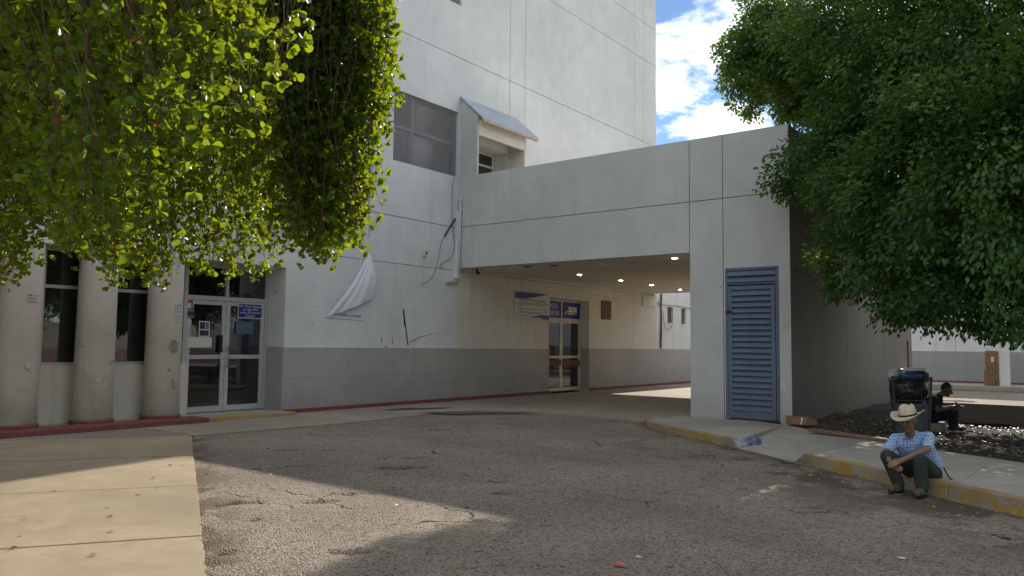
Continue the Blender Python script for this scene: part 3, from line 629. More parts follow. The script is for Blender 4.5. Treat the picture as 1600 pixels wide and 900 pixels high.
MB().box((XE-.3, YR+.26, 0), (XE-.012, YP-.21, 5.29)).build('store_rear_wall', 'dark', pb)
# small lip where the beam dies into the long wall
MB().box((15.10, 13.30, 3.17), (15.36, YA-.003, 3.496)).build('beam_stub', 'wall', pb) if 0 else None
cd_ = MB().box((15.06, 13.38, 3.22), (15.19, 13.497, 5.0)).build('pipe_casing', 'wall', pb, .006)
MB().tube([(15.12, 13.355, 3.2), (15.12, 13.355, 5.3)], .02, 8).build('conduit', 'white', pb, 0, True)
MB().box((15.085, 13.32, 5.27), (15.16, 13.375, 5.38)).build('junction_box', 'white', pb, .008)
MB().poly([(14.75, 13.36, 3.10), (15.19, 13.36, 3.215), (15.19, 13.36, 3.17), (14.75, 13.36, 3.07)], (0, .13, 0)).build('broken_lip', 'scar', pb)
# louvred door
ld = empty('louvred_door'); ld.parent = pb; ld.location = Vector((XB, 5.6, .06))-pb.location
fr = MB(); y0, y1, z0, z1 = DO[0]+.004, DO[1]-.004, .075, 3.115
XF = XB-.02
fr.box((XF, y0, z0), (XF+.07, y0+.05, z1)); fr.box((XF, y1-.05, z0), (XF+.07, y1, z1)); fr.box((XF+.001, y0+.051, z1-.05), (XF+.069, y1-.051, z1)); fr.box((XF+.001, y0+.051, 2.77), (XF+.069, y1-.051, 2.82))
fr.build('frame', 'bluedoor', ld, .004)
lf = MB(); a0, a1, b0, b1 = y0+.06, y1-.06, .085, 2.745
lf.box((XF-.012, a0, b0), (XF+.04, a0+.085, b1)); lf.box((XF-.012, a1-.085, b0), (XF+.04, a1, b1)); lf.box((XF-.010, a0+.086, b0), (XF+.038, a1-.086, b0+.16)); lf.box((XF-.010, a0+.086, b1-.08), (XF+.038, a1-.086, b1))
lf.build('leaf_frame', 'bluedoor', ld, .004)
def slat(ya, yb, z, h=.125):
    t = random.uniform(-.006, .006); d = random.uniform(-.004, .004)
    return MB().poly([(XF-.030+d, ya, z), (XF-.026+d, ya, z-.004), (XF+.045, ya, z+h-.004), (XF+.041, ya, z+h)], (0, yb-ya, 0))
n = 21; step = (b1-.08-(b0+.16))/n
for i in range(n): slat(a0+.087, a1-.087, b0+.163+i*step, step*1.0).build('slat', 'bluedoor', ld)
for z in (2.825, 2.95): slat(y0+.052, y1-.052, z, .115).build('slat', 'bluedoor', ld)
MB().box((XB+.12, DO[0]+.002, .06), (XB+.14, DO[1]-.002, 3.11)).build('backing', 'dark', ld)
for z in (.55, 2.32): MB().tube([(XF-.02, y1-.055, z-.07), (XF-.02, y1-.055, z+.07)], .018).build('hinge', 'bluedoor', ld)
MB().box((XF-.045, y1-.14, 2.2), (XF-.014, y1-.02, 2.24)).build('bolt', 'black', ld); MB().box((XF-.045, a0+.13, 1.19), (XF-.028, a0+.24, 1.215)).build('handle', 'steel', ld)
MB().lathe((XF-.02, y1-.07, .04), [(.02, 0), (.055, .015), (.06, .05), (.03, .09)], 10).build('chain', 'bluedoor', ld)
MB().box((XB-.0, DO[0]-.01, .0), (XB+.3, DO[1]+.01, .055)).build('door_sill', 'scarred', pb)
def flake(pts, mat): return MB().poly([(XB-.003, y, z) for y, z in pts], (.002, 0, 0)).build('bare_patch', mat, pb)
flake([(5.0, 1.86), (4.95, 1.98), (4.86, 2.06), (4.83, 2.03), (4.84, 1.95), (4.92, 1.86)], 'scar'); flake([(4.85, 1.40), (4.83, 1.47), (4.86, 1.48), (4.9, 1.42)], 'scar'); flake([(5.03, .95), (5.03, .68), (4.93, .68), (4.93, .74), (5.0, .9)], 'ceil')
MB().poly([(XB-.003, 6.26, 2.72), (XB-.003, 6.20, 2.80), (XB-.003, 6.16, 2.82), (XB-.003, 6.2, 2.79), (XB-.003, 6.25, 2.71)], (.002, 0, 0)).build('crack', 'crack', pb)
MB().tube([(XB+.01, YR-.012, 3.08), (17.3, YR-.02, 2.98), (19.4, YR-.014, 3.0)], .01, 6).build('cable', 'black', pb)
# lamps in the soffit
for x, y, lit in ((15.74, 11.6, 0), (15.9, 10.9, 0), (18.22, 11.6, 1), (20.49, 11.57, 1), (22.5, 11.57, 1), (24.77, 11.65, 1), (15.9, 7.6, 1)):
    dl = MB((x, y, 3.5)).lathe((x, y, 3.5), [(.115, -.001), (.12, -.012), (.085, -.016), (.08, -.002)], 20).build('downlight', 'white' if lit else 'vent', pb)
    if lit: MB((x, y, 3.48)).lathe((x, y, 3.48), [(.02, -.012), (.045, -.004), (.05, .003), (.02, .005)], 12).build('bulb', 'lamp', dl)
    else: MB((x, y, 3.48)).lathe((x, y, 3.48), [(.078, .001), (.078, .006)], 16).build('socket', 'dark', dl)
MB().box((16.2, 9.0, 3.492), (16.6, 10.1, 3.499)).build('panel_mark', 'wall', pb)
cm = MB().tube([(15.6, 13.15, 3.5), (15.6, 13.15, 3.42)], .03, 10).tube([(15.6, 13.15, 3.41), (15.52, 13.02, 3.37)], .035, 10); o = cm.build('security_camera', 'black', None); tag(o, 'small dark security camera under the passage soffit beside long wall', 'camera')
# ------------------------------------------------------------------ far side: building, post, low wall
fb = empty('distant_building', (37.5, 2, 0)); tag(fb, 'distant white building with grey dado and red base strip', 'building')
wall_x(fb, 'wall_panel', 'farwall', 37.4, 37.7, -40, 12, 0, 5.1, jy=(-8, -2, 5), gap=.01)
wall_x(fb, 'dado_panel', 'fardado', 37.37, 37.398, -40, 12, .2, 1.44, jy=(-6.2, -4.4, -2.6, -.8, 1.0, 2.8, 4.6, 6.4), jz=(.82,), gap=.005)
MB().box((37.33, -40, .08), (37.396, 12, .198)).build('base_strip', 'red', fb)
MB().box((37.71, -40, 4.8), (48, 12, 5.1)).build('roof', 'farwall', fb)
g = MB().box((34.6, -40, -.05), (37.32, 12, .13)); tag(g.build('distant_sidewalk', 'walk', None, .01), 'pale sidewalk along the distant building', 'sidewalk', kind='structure')
pw = MB((35.6, 3.3, .13)); p = on_z(1570, 606, .13)
PX_, PY_ = 35.3, on_x(1570, 580, 35.3).y
o = MB((PX_, PY_, .13)).box((PX_-.15, PY_-.17, .13), (PX_+.15, PY_+.17, 4.6)).build('concrete_post', 'farwall', None, .02); tag(o, 'white square post before the distant building', 'post')
c = empty('cardboard_sheet', (PX_-.1, PY_+.35, .13)); tag(c, 'tall brown cardboard sheets leaning on the white post', 'cardboard')
MB().box((PX_-.2, PY_+.2, .132), (PX_-.05, PY_+.62, 1.48)).build('sheet', 'cardboard', c, .005); MB().box((PX_-.26, PY_+.32, .132), (PX_-.21, PY_+.66, .75)).build('sheet', 'wood', c, .005)
MB().box((PX_-.24, PY_+.24, .36), (PX_-.208, PY_+.55, .62)).build('green_print', 'green', c); MB().box((PX_-.215, PY_+.33, 1.05), (PX_-.201, PY_+.42, 1.25)).build('pale_print', 'paper', c)
lw = empty('low_wall', (18.6, 0, 0)); tag(lw, 'low rendered wall bounding the soil bed', 'wall')
a, b = Vector((18.15, 3.05, 0)), Vector((18.75, -9, 0))
for i in range(5):
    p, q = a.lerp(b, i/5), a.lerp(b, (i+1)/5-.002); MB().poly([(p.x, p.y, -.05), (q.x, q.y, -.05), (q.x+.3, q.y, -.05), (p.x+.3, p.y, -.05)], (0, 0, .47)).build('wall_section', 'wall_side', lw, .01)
# ------------------------------------------------------------------ signs and papers
RX, UZ = (1, 0, 0), (0, 0, 1)
def word_bars(parent, x0, x1, z, h, y, mat, seed, maxx=None):
    r = random.Random(seed); x = x0; mb = MB()
    while x < x1-.03:
        w = r.uniform(.03, .11); w = min(w, x1-x); k = x
        while k < x+w-.012: mb.box((k, y-.0015, z-h*r.uniform(.4, .55)), (k+.012, y, z+h*r.uniform(.3, .55))); k += .017
        x += w+.022
    return mb.build('text_line', mat, parent)
sg = empty('regulation_sign', (18.57, YA-.02, 2.25)); tag(sg, 'white regulations sign with blue wave corners on passage wall', 'sign')
MB().poly([(17.69, YA-.03, 2.30), (19.46, YA-.03, 2.25), (19.46, YA-.03, 3.07), (17.69, YA-.03, 3.05)], (0, .014, 0)).build('board', 'signwhite', sg)
yb = YA-.0325
MB().poly([(17.70, yb, 2.86), (18.0, yb, 2.85), (18.4, yb, 2.88), (18.9, yb, 2.96), (19.40, yb, 3.045), (18.7, yb, 3.05), (17.70, yb, 3.04)], (0, .002, 0)).build('wave_print', 'signblue', sg)
MB().poly([(18.45, yb, 2.29), (18.7, yb, 2.36), (19.0, yb, 2.41), (19.44, yb, 2.40), (19.44, yb, 2.27), (19.2, yb, 2.27), (19.0, yb, 2.31), (18.8, yb, 2.33)], (0, .002, 0)).build('wave_print', 'signblue', sg)
text_mesh('title', 'REGLAMENTO DEL INTERIOR', .105, 'ink', (18.58, yb, 2.82), (1, 0, -.02), UZ, sg, .001, sx=1.0)
for i, (a, b, z) in enumerate([(17.82, 19.36, 2.735), (17.82, 19.3, 2.69), (17.82, 18.1, 2.645), (17.82, 19.3, 2.56), (17.82, 19.36, 2.475), (17.82, 19.1, 2.435), (17.82, 18.5, 2.36)]): word_bars(sg, a, b, z, .028, yb+.001, 'greyink', i)
# blue transom panels over the ambulance doors
ts = empty('ambulance_sign', (20.6, Y2, 2.4)); tag(ts, 'blue glass sign with white ambulance above passage doors', 'sign')
for a, b in ((19.532, 20.628), (20.692, 21.76)): MB().box((a, Y2+.004, 2.374), (b, Y2+.014, 2.896)).build('panel', 'signblue', ts)
text_mesh('lettering', 'URGENCIAS', .215, 'letter', (20.07, Y2+.002, 2.745), RX, UZ, ts, .001, sx=.70); text_mesh('lettering', 'AMBULANCIAS', .215, 'letter', (20.08, Y2+.002, 2.525), RX, UZ, ts, .001, sx=.64)
ax, az, ya = 20.86, 2.46, Y2+.002
def ic(pts, mat, off=0): return MB().poly([(ax+x, ya-off, az+z) for x, z in pts], (0, .0015, 0)).build('ambulance_print', mat, ts)
ic([(.02, .05), (.70, .05), (.72, .10), (.72, .30), (.24, .30), (.10, .15), (.02, .12)], 'letter'); ic([(.13, .16), (.22, .16), (.22, .27), (.21, .27)], 'signblue', .002)
ic([(.22, .305), (.50, .305), (.46, .34), (.26, .34)], 'redink'); ic([(.05, .125), (.72, .125), (.72, .10), (.04, .10)], 'redink', .002)
ic([(.46, .16), (.49, .16), (.49, .28), (.46, .28)], 'ink', .002); ic([(.43, .205), (.52, .205), (.52, .235), (.43, .235)], 'ink', .003)
for wx in (.16, .58): ic([(wx+.055*math.cos(t*math.pi/6), .045+.05*math.sin(t*math.pi/6)) for t in range(12)], 'ink', .003)
# papers and a blue rectangle on the glass door
def paper(name, label, px0, py0, px1, py1, mat, cat='poster', y=YD-.004):
    a, b = on_y(px0, py1, y), on_y(px1, py0, y); e_ = empty(name, ((a.x+b.x)/2, y, a.z)); tag(e_, label, cat)
    MB().box((a.x, y-.003, a.z), (b.x, y-.001, b.z)).build('sheet', mat, e_); return e_, a, b
e_, a, b = paper('door_sign', 'blue no smoking notice with white lettering on glass door', 371, 475.5, 410, 497, 'letter', 'sign'); yy = YD-.009
MB().box((a.x+.015, yy, a.z+.015), (b.x-.015, yy+.002, b.z-.015)).build('blue_field', 'signblue', e_)
hh_ = (b.z-a.z)
for i, t in enumerate(('Por Favor Apague', 'su cigarrillo', 'antes de entrar!', 'Gracias.')): text_mesh('lettering', t, hh_*.24, 'letter', ((a.x+b.x)/2, yy-.001, b.z-hh_*(.19+.21*i)), RX, UZ, e_, .0005, sx=.98, shear=.2)
e_, a, b = paper('poster', 'dark photo poster with white border on the glass door', 310, 502, 328, 526, 'paper')
MB().box((a.x+.02, yy+.001, a.z+.02), (b.x-.02, yy+.003, a.z+.13)).build('print', 'ink', e_); MB().box((a.x+.02, yy+.001, a.z+.15), (a.x+.13, yy+.003, b.z-.02)).build('print', 'ink', e_); MB().box((a.x+.14, yy+.001, a.z+.15), (b.x-.02, yy+.003, b.z-.02)).build('print', 'greyink', e_)
e_, a, b = paper('flyer', 'small white and pink flyer at top corner of glass door', 291, 468, 303, 480, 'paper', 'flyer'); MB().box((a.x, yy+.001, b.z-.07), (b.x-.02, yy+.003, b.z-.01)).build('print', 'redink', e_); MB().box((a.x+.1, yy+.001, a.z+.01), (b.x-.02, yy+.003, a.z+.1)).build('print', 'signblue', e_)
e_, a, b = paper('flyer', 'black and gold flyer below the pink one', 291, 482, 304.5, 497, 'ink', 'flyer'); MB().box((a.x, yy+.001, b.z-.06), (b.x-.02, yy+.003, b.z-.01)).build('print', 'goldink', e_); MB().box((a.x, yy+.001, a.z+.01), (b.x-.02, yy+.003, a.z+.05)).build('print', 'goldink', e_)
e_, a, b = paper('flyer', 'tiny white note under the black and gold flyer', 290.5, 500, 299, 507, 'paper', 'flyer')
e_, a, b = paper('pale_sheet', 'wide blank pale sheet taped low on the glass door', 291, 527, 331, 543, 'signwhite', 'sheet')
k = NT('dull_blue'); k.bsdf(k.mix(k.noise(k.pos(), 4, 4), (.06, .10, .16), (.10, .15, .22)), .5); M['dullblue'] = k.m
e_, a, b = paper('blue_rectangle', 'dark blue rectangle below the no smoking notice', 368, 503, 396, 522, 'dullblue', 'sheet')  # flat dark blue rectangle laid on the glass
M['pinkprint'] = plain('pink_print', (.50, .27, .27), .7)
def col_sticker(label, cx, a0, a1, z0, z1, seed):
    e_ = empty('column_sticker', (cx, 13.3, z0)); tag(e_, label, 'sticker'); r = .316
    def strip(n0, mat, b0, b1, c0, c1, rr):
        mb = MB(); L = None
        for i in range(6):
            a = b0+(b1-b0)*i/5; v = [mb.bm.verts.new((cx+rr*math.cos(a), 13.63+rr*math.sin(a), z)) for z in (c0, c1)]
            if L: mb.bm.faces.new([L[0], v[0], v[1], L[1]])
            L = v
        mb.build(n0, mat, e_)
    strip('sheet', 'paper', a0, a1, z0, z1, r); q = random.Random(seed); h = z1-z0
    for i in range(2): 
        for j in range(3):
            s = a0+(a1-a0)*(.08+.3*j); strip('print', q.choice(['pinkprint', 'greyink', 'pinkprint', 'dullblue']), s, s+(a1-a0)*.2, z0+h*(.15+.42*i), z0+h*(.45+.42*i), r+.002)
col_sticker('small printed sticker on column beside the glass door', 7.33, VA+.62, VA+1.15, 2.05, 2.18, 1); col_sticker('small pale sticker below another on column beside door', 7.33, VA+.66, VA+1.1, 1.86, 1.98, 2)
col_sticker('small pink sticker on the column at photo edge', 4.95, VA+.45, VA+1.0, 2.10, 2.22, 3)
# torn banner
bn = empty('torn_banner', (11.6, YA, 2.0)); tag(bn, 'torn white banner hanging folded from the wall', 'banner')
def build_flap():
    T, L, R_ = Vector((12.08, 0, 3.62)), Vector((10.91, 0, 2.075)), Vector((12.26, 0, 2.60)); n, m_ = 40, 30; mb = MB(); G = []
    for j in range(m_+1):
        v = j/m_; row = []
        for i in range(n+1):
            u = i/n; base = L.lerp(R_, u); base.z += -.05*math.sin(u*math.pi); q = T.lerp(base, v)
            q.x += .07*math.sin(math.pi*v)*(1-u)**1.5; q.z += -.03*math.sin(math.pi*v)*(1-u)
            fold = .02*math.sin(u*8+v*2.5)*v+.011*math.sin(u*23+v*6)*v
            q.y = YA-.02-.10*math.sin(math.pi*min(1, v*.9))*u**.7-.06*v*u-fold*.8-.02; row.append(mb.bm.verts.new(q))
        G.append(row)
    for j in range(m_):
        for i in range(n):
            if j == 0: mb.bm.faces.new([G[0][i], G[1][i], G[1][i+1], G[0][i+1]]) if i == 0 or True else None
            else: mb.bm.faces.new([G[j][i], G[j+1][i], G[j+1][i+1], G[j][i+1]])
    return mb.build('flap', 'banner', bn, 0, True)
k = NT('banner_vinyl'); b_ = k.bsdf(k.mix(k.noise(k.pos(), 3, 4), (.62, .63, .67), (.72, .72, .74)), .5, k.bump(k.noise(k.pos(), 12, 4), .2, .02)); M['banner'] = k.m
build_flap()
MB().poly([(10.90, YA-.006, 2.07), (11.99, YA-.006, 2.03), (12.0, YA-.006, 2.07), (11.95, YA-.006, 2.5), (11.2, YA-.006, 2.35)], (0, .003, 0)).build('lower_strip', 'banner', bn)
text_mesh('lettering', 'HOSPITAL GENERAL "LOS MOCHIS"', .085, 'ink', (11.47, YA-.009, 2.115), (1, 0, -.045), UZ, bn, .001, sx=.66)
word_bars(bn, 11.32, 11.62, 2.25, .035, YA-.007, 'ink', 77)
MB().tube([(10.88, YA-.01, 2.06), (12.0, YA-.01, 2.02)], .008, 6).build('hem', 'banner', bn)

# ------------------------------------------------------------------ people
def blob(name, caps, ells, mat, voxel, parent, smooth=4):
    bm = bmesh.new()
    def ball(c, r, sc=(1, 1, 1), rot=None):
        v = bmesh.ops.create_uvsphere(bm, u_segments=14, v_segments=9, radius=r)['verts']
        for q in v:
            p = Vector((q.co.x*sc[0], q.co.y*sc[1], q.co.z*sc[2])); q.co = (rot @ p if rot else p)+Vector(c)
    for a, r0, b, r1 in caps:
        a, b = Vector(a), Vector(b); ball(a, r0); ball(b, r1); d = b-a
        if d.length > 1e-4:
            v = bmesh.ops.create_cone(bm, segments=14, radius1=r0, radius2=r1, depth=d.length, cap_ends=True)['verts']
            q = d.to_track_quat('Z', 'Y').to_matrix()
            for w in v: w.co = q @ w.co+(a+b)/2
    for c, sc, rot in ells: ball(c, 1, sc, rot)
    me = bpy.data.meshes.new(name); bm.to_mesh(me); bm.free()
    t = bpy.data.objects.new('tmp', me); COL.objects.link(t)
    r = t.modifiers.new('r', 'REMESH'); r.mode = 'VOXEL'; r.voxel_size = voxel; r.use_smooth_shade = True
    s = t.modifiers.new('s', 'SMOOTH'); s.factor = .5; s.iterations = smooth
    bpy.context.view_layer.update()
    me2 = bpy.data.meshes.new_from_object(t.evaluated_get(bpy.context.evaluated_depsgraph_get())); bpy.data.objects.remove(t)
    me2.materials.clear(); me2.name = name
    for f in me2.polygons: f.use_smooth = True
    o = link(name, me2, mat, parent); o.location = -parent.location if parent else (0, 0, 0); return o
def hand(wr, kn, nrm, thumb_side, r=.0085, curl=.6, side=1):
    """palm from wrist to knuckles, four bent fingers, thumb leaving the palm's side; nrm = back of the hand"""
    wr, kn, nrm = Vector(wr), Vector(kn), Vector(nrm).normalized(); d = (kn-wr).normalized(); lat = d.cross(nrm).normalized()*side
    caps = [(wr, .024, wr.lerp(kn, .5), .026)]
    for i, (off, L) in enumerate(((-.027, .060), (-.009, .070), (.009, .066), (.026, .052))):
        b = kn+lat*off; caps.append((wr+lat*off*.6, .014, b, .0115)); p = b; dirv = d.copy()
        for k, f in enumerate((.45, .32, .23)):
            dirv = (dirv-nrm*curl*(.45+.25*k)).normalized(); q = p+dirv*L*f*1.1; caps.append((p, r*1.05-k*.0008, q, r-.001*k)); p = q
    t0 = wr.lerp(kn, .3)-lat*.022; t1 = t0-lat*.024+d*.022-nrm*.01; t2 = t1+d*.028-nrm*.012+lat*.004
    caps += [(t0, .014, t1, .0105), (t1, .0105, t2, .0085)]; return caps
def skin(name, col):
    k = NT(name); p = k.obj(); c = k.mix(k.mr(k.noise(p, 18, 5), .35, .65), tuple(q*.82 for q in col), col)
    b = k.bsdf(c, .55, k.bump(k.noise(p, 60, 4), .15, .003)); b.inputs['Subsurface Weight'].default_value = .05; return k.m
M['skin1'] = skin('tanned_skin', (.23, .115, .07)); M['skin2'] = skin('brown_skin', (.16, .085, .055))
def cloth(name, col, wr=.5, sc=14):
    k = NT(name); p = k.obj(); n = k.noise(k.mp(p, (1, 1, .55)), sc, 4, .55, .8); c = k.mix(k.mr(n, .3, .7), tuple(q*.72 for q in col), col)
    k.bsdf(c, .9, k.bump(n, wr, .03), 0, .15); return k.m
M['trousers'] = cloth('green_trousers', (.045, .062, .05)); M['jeans'] = cloth('dark_jeans', (.014, .018, .034)); M['tshirt'] = cloth('charcoal_tshirt', (.03, .031, .036))
def plaid():
    k = NT('blue_plaid'); p = k.obj(); s = k.sep(k.mp(p, (1, 1, 1), (.1, .05, 1.2)))
    def st(v, f, w, ph=0): return k.mr(k.ma('ABSOLUTE', k.ma('SUBTRACT', k.ma('FRACT', k.ma('ADD', k.ma('MULTIPLY', v, f), ph)), .5)), w, w+.05, 1, 0)
    c = k.mix(.5, (.27, .42, .72), (.33, .48, .76))
    for v, ph in ((s[0], 0), (s[2], .3)):
        c = k.mix(k.ma('MULTIPLY', st(v, 34, .14, ph), .28), c, (.74, .78, .84)); c = k.mix(k.ma('MULTIPLY', st(v, 34, .05, ph+.5), .35), c, (.09, .16, .40))
    n = k.noise(p, 16, 4, .55, 1.2); k.bsdf(c, .85, k.bump(n, .9, .05), 0, .15); return k.m
M['plaid'] = plaid(); M['straw'] = plain('straw', (.52, .45, .31), .8, 0, .12, 60); M['boot'] = plain('worn_leather', (.10, .085, .07), .75, 0, .3, 20); M['hair'] = plain('dark_hair', (.012, .010, .009), .6); M['greyhair'] = plain('grey_hair', (.09, .08, .07), .7)
M['sole'] = plain('white_sole', (.5, .5, .48), .6)
Jx = on_x
def frame3(f, up=(0, 0, 1)):
    f = Vector(f).normalized(); r = f.cross(Vector(up)).normalized(); u = r.cross(f); return Matrix((r, f, u)).transposed()
def head(C, F, s, hairless=True):
    """ellipsoids and capsules for a head with jaw, nose, brow, ears; F = facing matrix (right, forward, up)"""
    P = lambda x, y, z: Vector(C)+F @ Vector((x*s, y*s, z*s))
    ells = [(P(0, -.012, .02), (.074*s, .093*s, .105*s), F), (P(0, .03, -.045), (.054*s, .058*s, .068*s), F), (P(0, .062, .028), (.056*s, .026*s, .016*s), F)]
    for sx in (-1, 1): ells += [(P(.076*sx, -.012, -.005), (.010*s, .020*s, .032*s), F), (P(.036*sx, .062, -.02), (.024*s, .022*s, .022*s), F)]
    caps = [(P(0, .088, .02), .009*s, P(0, .112, -.022), .015*s), (P(-.02, .082, -.062), .009*s, P(.02, .082, -.062), .009*s), (P(0, .068, -.098), .02*s, P(0, .066, -.095), .02*s)]
    return caps, ells, P
pm = empty('person', (9.3, 1.68, 0)); tag(pm, 'seated person in straw hat, blue plaid shirt and green trousers on kerb', 'person')
J = dict(pel=Jx(1445, 733, 9.42), spm=Jx(1438, 712, 9.38), chest=Jx(1427, 692, 9.29), neck=Jx(1423, 676, 9.2), head=Jx(1420, 657, 9.11), rs=Jx(1399, 686, 9.26), ls=Jx(1451, 683, 9.27), re=Jx(1384, 709, 9.07), rw=Jx(1391, 722, 8.92), le=Jx(1449, 702, 9.02), lw=Jx(1409, 719, 8.87),
         rh=Jx(1430, 737, 9.40), rk=Jx(1386, 713, 9.03), ra=Jx(1404, 760, 9.09), lh=Jx(1457, 739, 9.38), lk=Jx(1436, 717, 8.97), la=Jx(1441, 765, 9.0))
HF = frame3((-.90, .30, -.30)); hc, he, HP = head(J['head'], HF, .94)
caps = [(J['neck']-Vector((0, 0, .06)), .052, J['head']-Vector((0, 0, .05)), .046), (J['pel'], .11, J['spm'], .10), (J['spm'], .10, J['chest'], .11), (J['chest'], .09, J['neck'], .05), (J['chest'], .07, J['rs'], .045), (J['chest'], .07, J['ls'], .045),
        (J['rs'], .043, J['re'], .036), (J['re'], .037, J['rw'], .025), (J['ls'], .043, J['le'], .037), (J['le'], .038, J['lw'], .025),
        (J['pel'], .09, J['rh'], .07), (J['pel'], .09, J['lh'], .07), (J['rh'], .065, J['rk'], .045), (J['rk'], .045, J['ra'], .035), (J['lh'], .065, J['lk'], .045), (J['lk'], .045, J['la'], .035)]+hc
kn = J['rw']+(Vector(Jx(1400, 729, 8.85))-J['rw'])*.95; caps += hand(J['rw'], kn, (-.75, .35, .45), None, .0088, .55, 1)
kl = J['lw']+(Vector(Jx(1397, 724, 8.80))-J['lw'])*.95; caps += hand(J['lw'], kl, (-.6, -.2, .75), None, .0088, .55, -1)
blob('body', caps, he, 'skin1', .0062, pm, 3)
blob('shirt', [(J['pel']+Vector((.03, 0, .03)), .140, J['spm'], .132), (J['spm'], .132, J['chest'], .138), (J['chest'], .12, J['neck']-Vector((0, 0, .035)), .066), (J['chest']+Vector((0, 0, .03)), .085, J['rs'], .060), (J['chest']+Vector((0, 0, .03)), .085, J['ls'], .060),
               (J['rs'], .062, J['rs'].lerp(J['re'], .62), .058), (J['ls'], .062, J['ls'].lerp(J['le'], .75), .060), (J['rs'].lerp(J['chest'], .3)-Vector((0, 0, .03)), .075, J['pel']+Vector((-.02, .10, .06)), .085), (J['ls'].lerp(J['chest'], .3)-Vector((0, 0, .03)), .075, J['pel']+Vector((0, -.09, .06)), .085), (J['pel']+Vector((.06, -.07, -.02)), .06, J['pel']+Vector((.02, -.12, .1)), .05)], [], 'plaid', .010, pm, 3)
nk = J['neck']
for sx in (-1, 1):      # collar wings
    a = nk+HF @ Vector((.05*sx, -.02, -.015)); b = nk+HF @ Vector((.022*sx, .072, -.035)); c_ = nk+HF @ Vector((.062*sx, .066, -.065))
    MB().poly([a+Vector((0, 0, .02)), b, c_, a-Vector((0, 0, .03))], (-.006, .002, .004)).build('collar', 'plaid', pm)
blob('trousers', [(J['pel']-Vector((0, 0, .02)), .118, J['rh'], .098), (J['pel']-Vector((0, 0, .02)), .118, J['lh'], .098), (J['rh'], .095, J['rk'], .070), (J['rk'], .070, J['ra']+Vector((0, 0, .03)), .062), (J['lh'], .095, J['lk'], .072), (J['lk'], .072, J['la']+Vector((0, 0, .03)), .066)], [], 'trousers', .010, pm, 3)
for an, px, py in (('ra', 1392, 764), ('la', 1428, 772)):
    t = J[an].copy(); t.z = .045; d = (Vector(on_z(px, py, .04))-t); d.z = 0; d.normalize(); F = frame3(d)
    s = blob('shoe', [(t-d*.035, .043, t+d*.05, .042), (t+d*.05, .042, t+d*.135, .036), (t-d*.01+Vector((0, 0, .05)), .042, t, .042)], [(t+d*.05-Vector((0, 0, .02)), (.045, .125, .024), F)], 'boot', .008, pm, 3)
    mb = MB(); mb.poly([t+F @ Vector((math.cos(a)*.047, .05+math.sin(a)*.135, -.0)) - Vector((0, 0, .043)) for a in [i*math.pi/10 for i in range(20)]], (0, 0, .018)).build('sole', 'black', s)
# hat with a rolled brim and a creased crown
def make_hat(C, F, parent, s=1.0):
    n = 40; mb = MB(); rings = []
    prof = [(.175, .0), (.16, -.006), (.13, -.012), (.098, -.004), (.093, .012), (.090, .05), (.082, .095), (.066, .118), (.035, .112), (.0001, .100)]
    for r, z in prof:
        ring = []
        for j in range(n):
            a = 2*math.pi*j/n; ca, sa = math.cos(a), math.sin(a); el = 1.14; zz_ = z
            if r > .1: zz_ += abs(ca)**2.2*.052*((r-.095)/.08)-.012*abs(sa)*((r-.095)/.08)
            if r < .09 and r > .001: zz_ += -.022*math.exp(-(ca*r/.025)**2)*(z > .09)+.008*(z > .09)*(-sa)
            pinch = 1-.16*(z > .08)*max(0, sa)**2
            ring.append(mb.bm.verts.new(Vector(C)+F @ (Vector((ca*r*pinch, sa*r*el*pinch, zz_))*s)))
        rings.append(ring)
    for a, b in zip(rings, rings[1:]):
        for j in range(n): mb.bm.faces.new([a[j], a[(j+1) % n], b[(j+1) % n], b[j]])
    low = [mb.bm.verts.new(v.co-F @ Vector((0, 0, .006))) for v in rings[0]]; inn = [mb.bm.verts.new(v.co-F @ Vector((0, 0, .006))) for v in rings[3]]
    for j in range(n): mb.bm.faces.new([rings[0][(j+1) % n], rings[0][j], low[j], low[(j+1) % n]]); mb.bm.faces.new([low[(j+1) % n], low[j], inn[j], inn[(j+1) % n]])
    h = mb.build('hat', 'straw', parent, 0, True)
    mb = MB(); prev = None
    for zb in (.006, .026):
        ring = [mb.bm.verts.new(Vector(C)+F @ (Vector((math.cos(2*math.pi*j/n)*.0965, math.sin(2*math.pi*j/n)*.0965*1.14, zb))*s)) for j in range(n)]
        if prev: [mb.bm.faces.new([prev[j], prev[(j+1) % n], ring[(j+1) % n], ring[j]]) for j in range(n)]
        prev = ring
    mb.build('hat_band', 'hair', h, 0, True)
HH = frame3((-.95, .22, -.20), (0.0, .12, 1)); make_hat(HP(0, -.005, .058), HH, pm, .93)
blob('moustache', [(HP(-.034, .084, -.050), .007, HP(0, .096, -.044), .0095), (HP(.034, .084, -.050), .007, HP(0, .096, -.044), .0095)], [], 'greyhair', .004, pm, 1)
blob('hair', [], [(HP(0, -.03, -.005), (.076*.94, .085*.94, .06*.94), HF)], 'greyhair', .007, pm, 2)
for sx in (-1, 1): blob('eye', [], [(HP(.031*sx, .076, .004), (.013, .007, .007), HF)], 'hair', .003, pm, 1)
MB().tube([J['lh']+Vector((.05, -.1, .06)), J['lh']+Vector((.0, -.15, -.02)), J['lh']+Vector((-.05, -.19, -.04))], .008, 6).build('strap', 'black', pm)
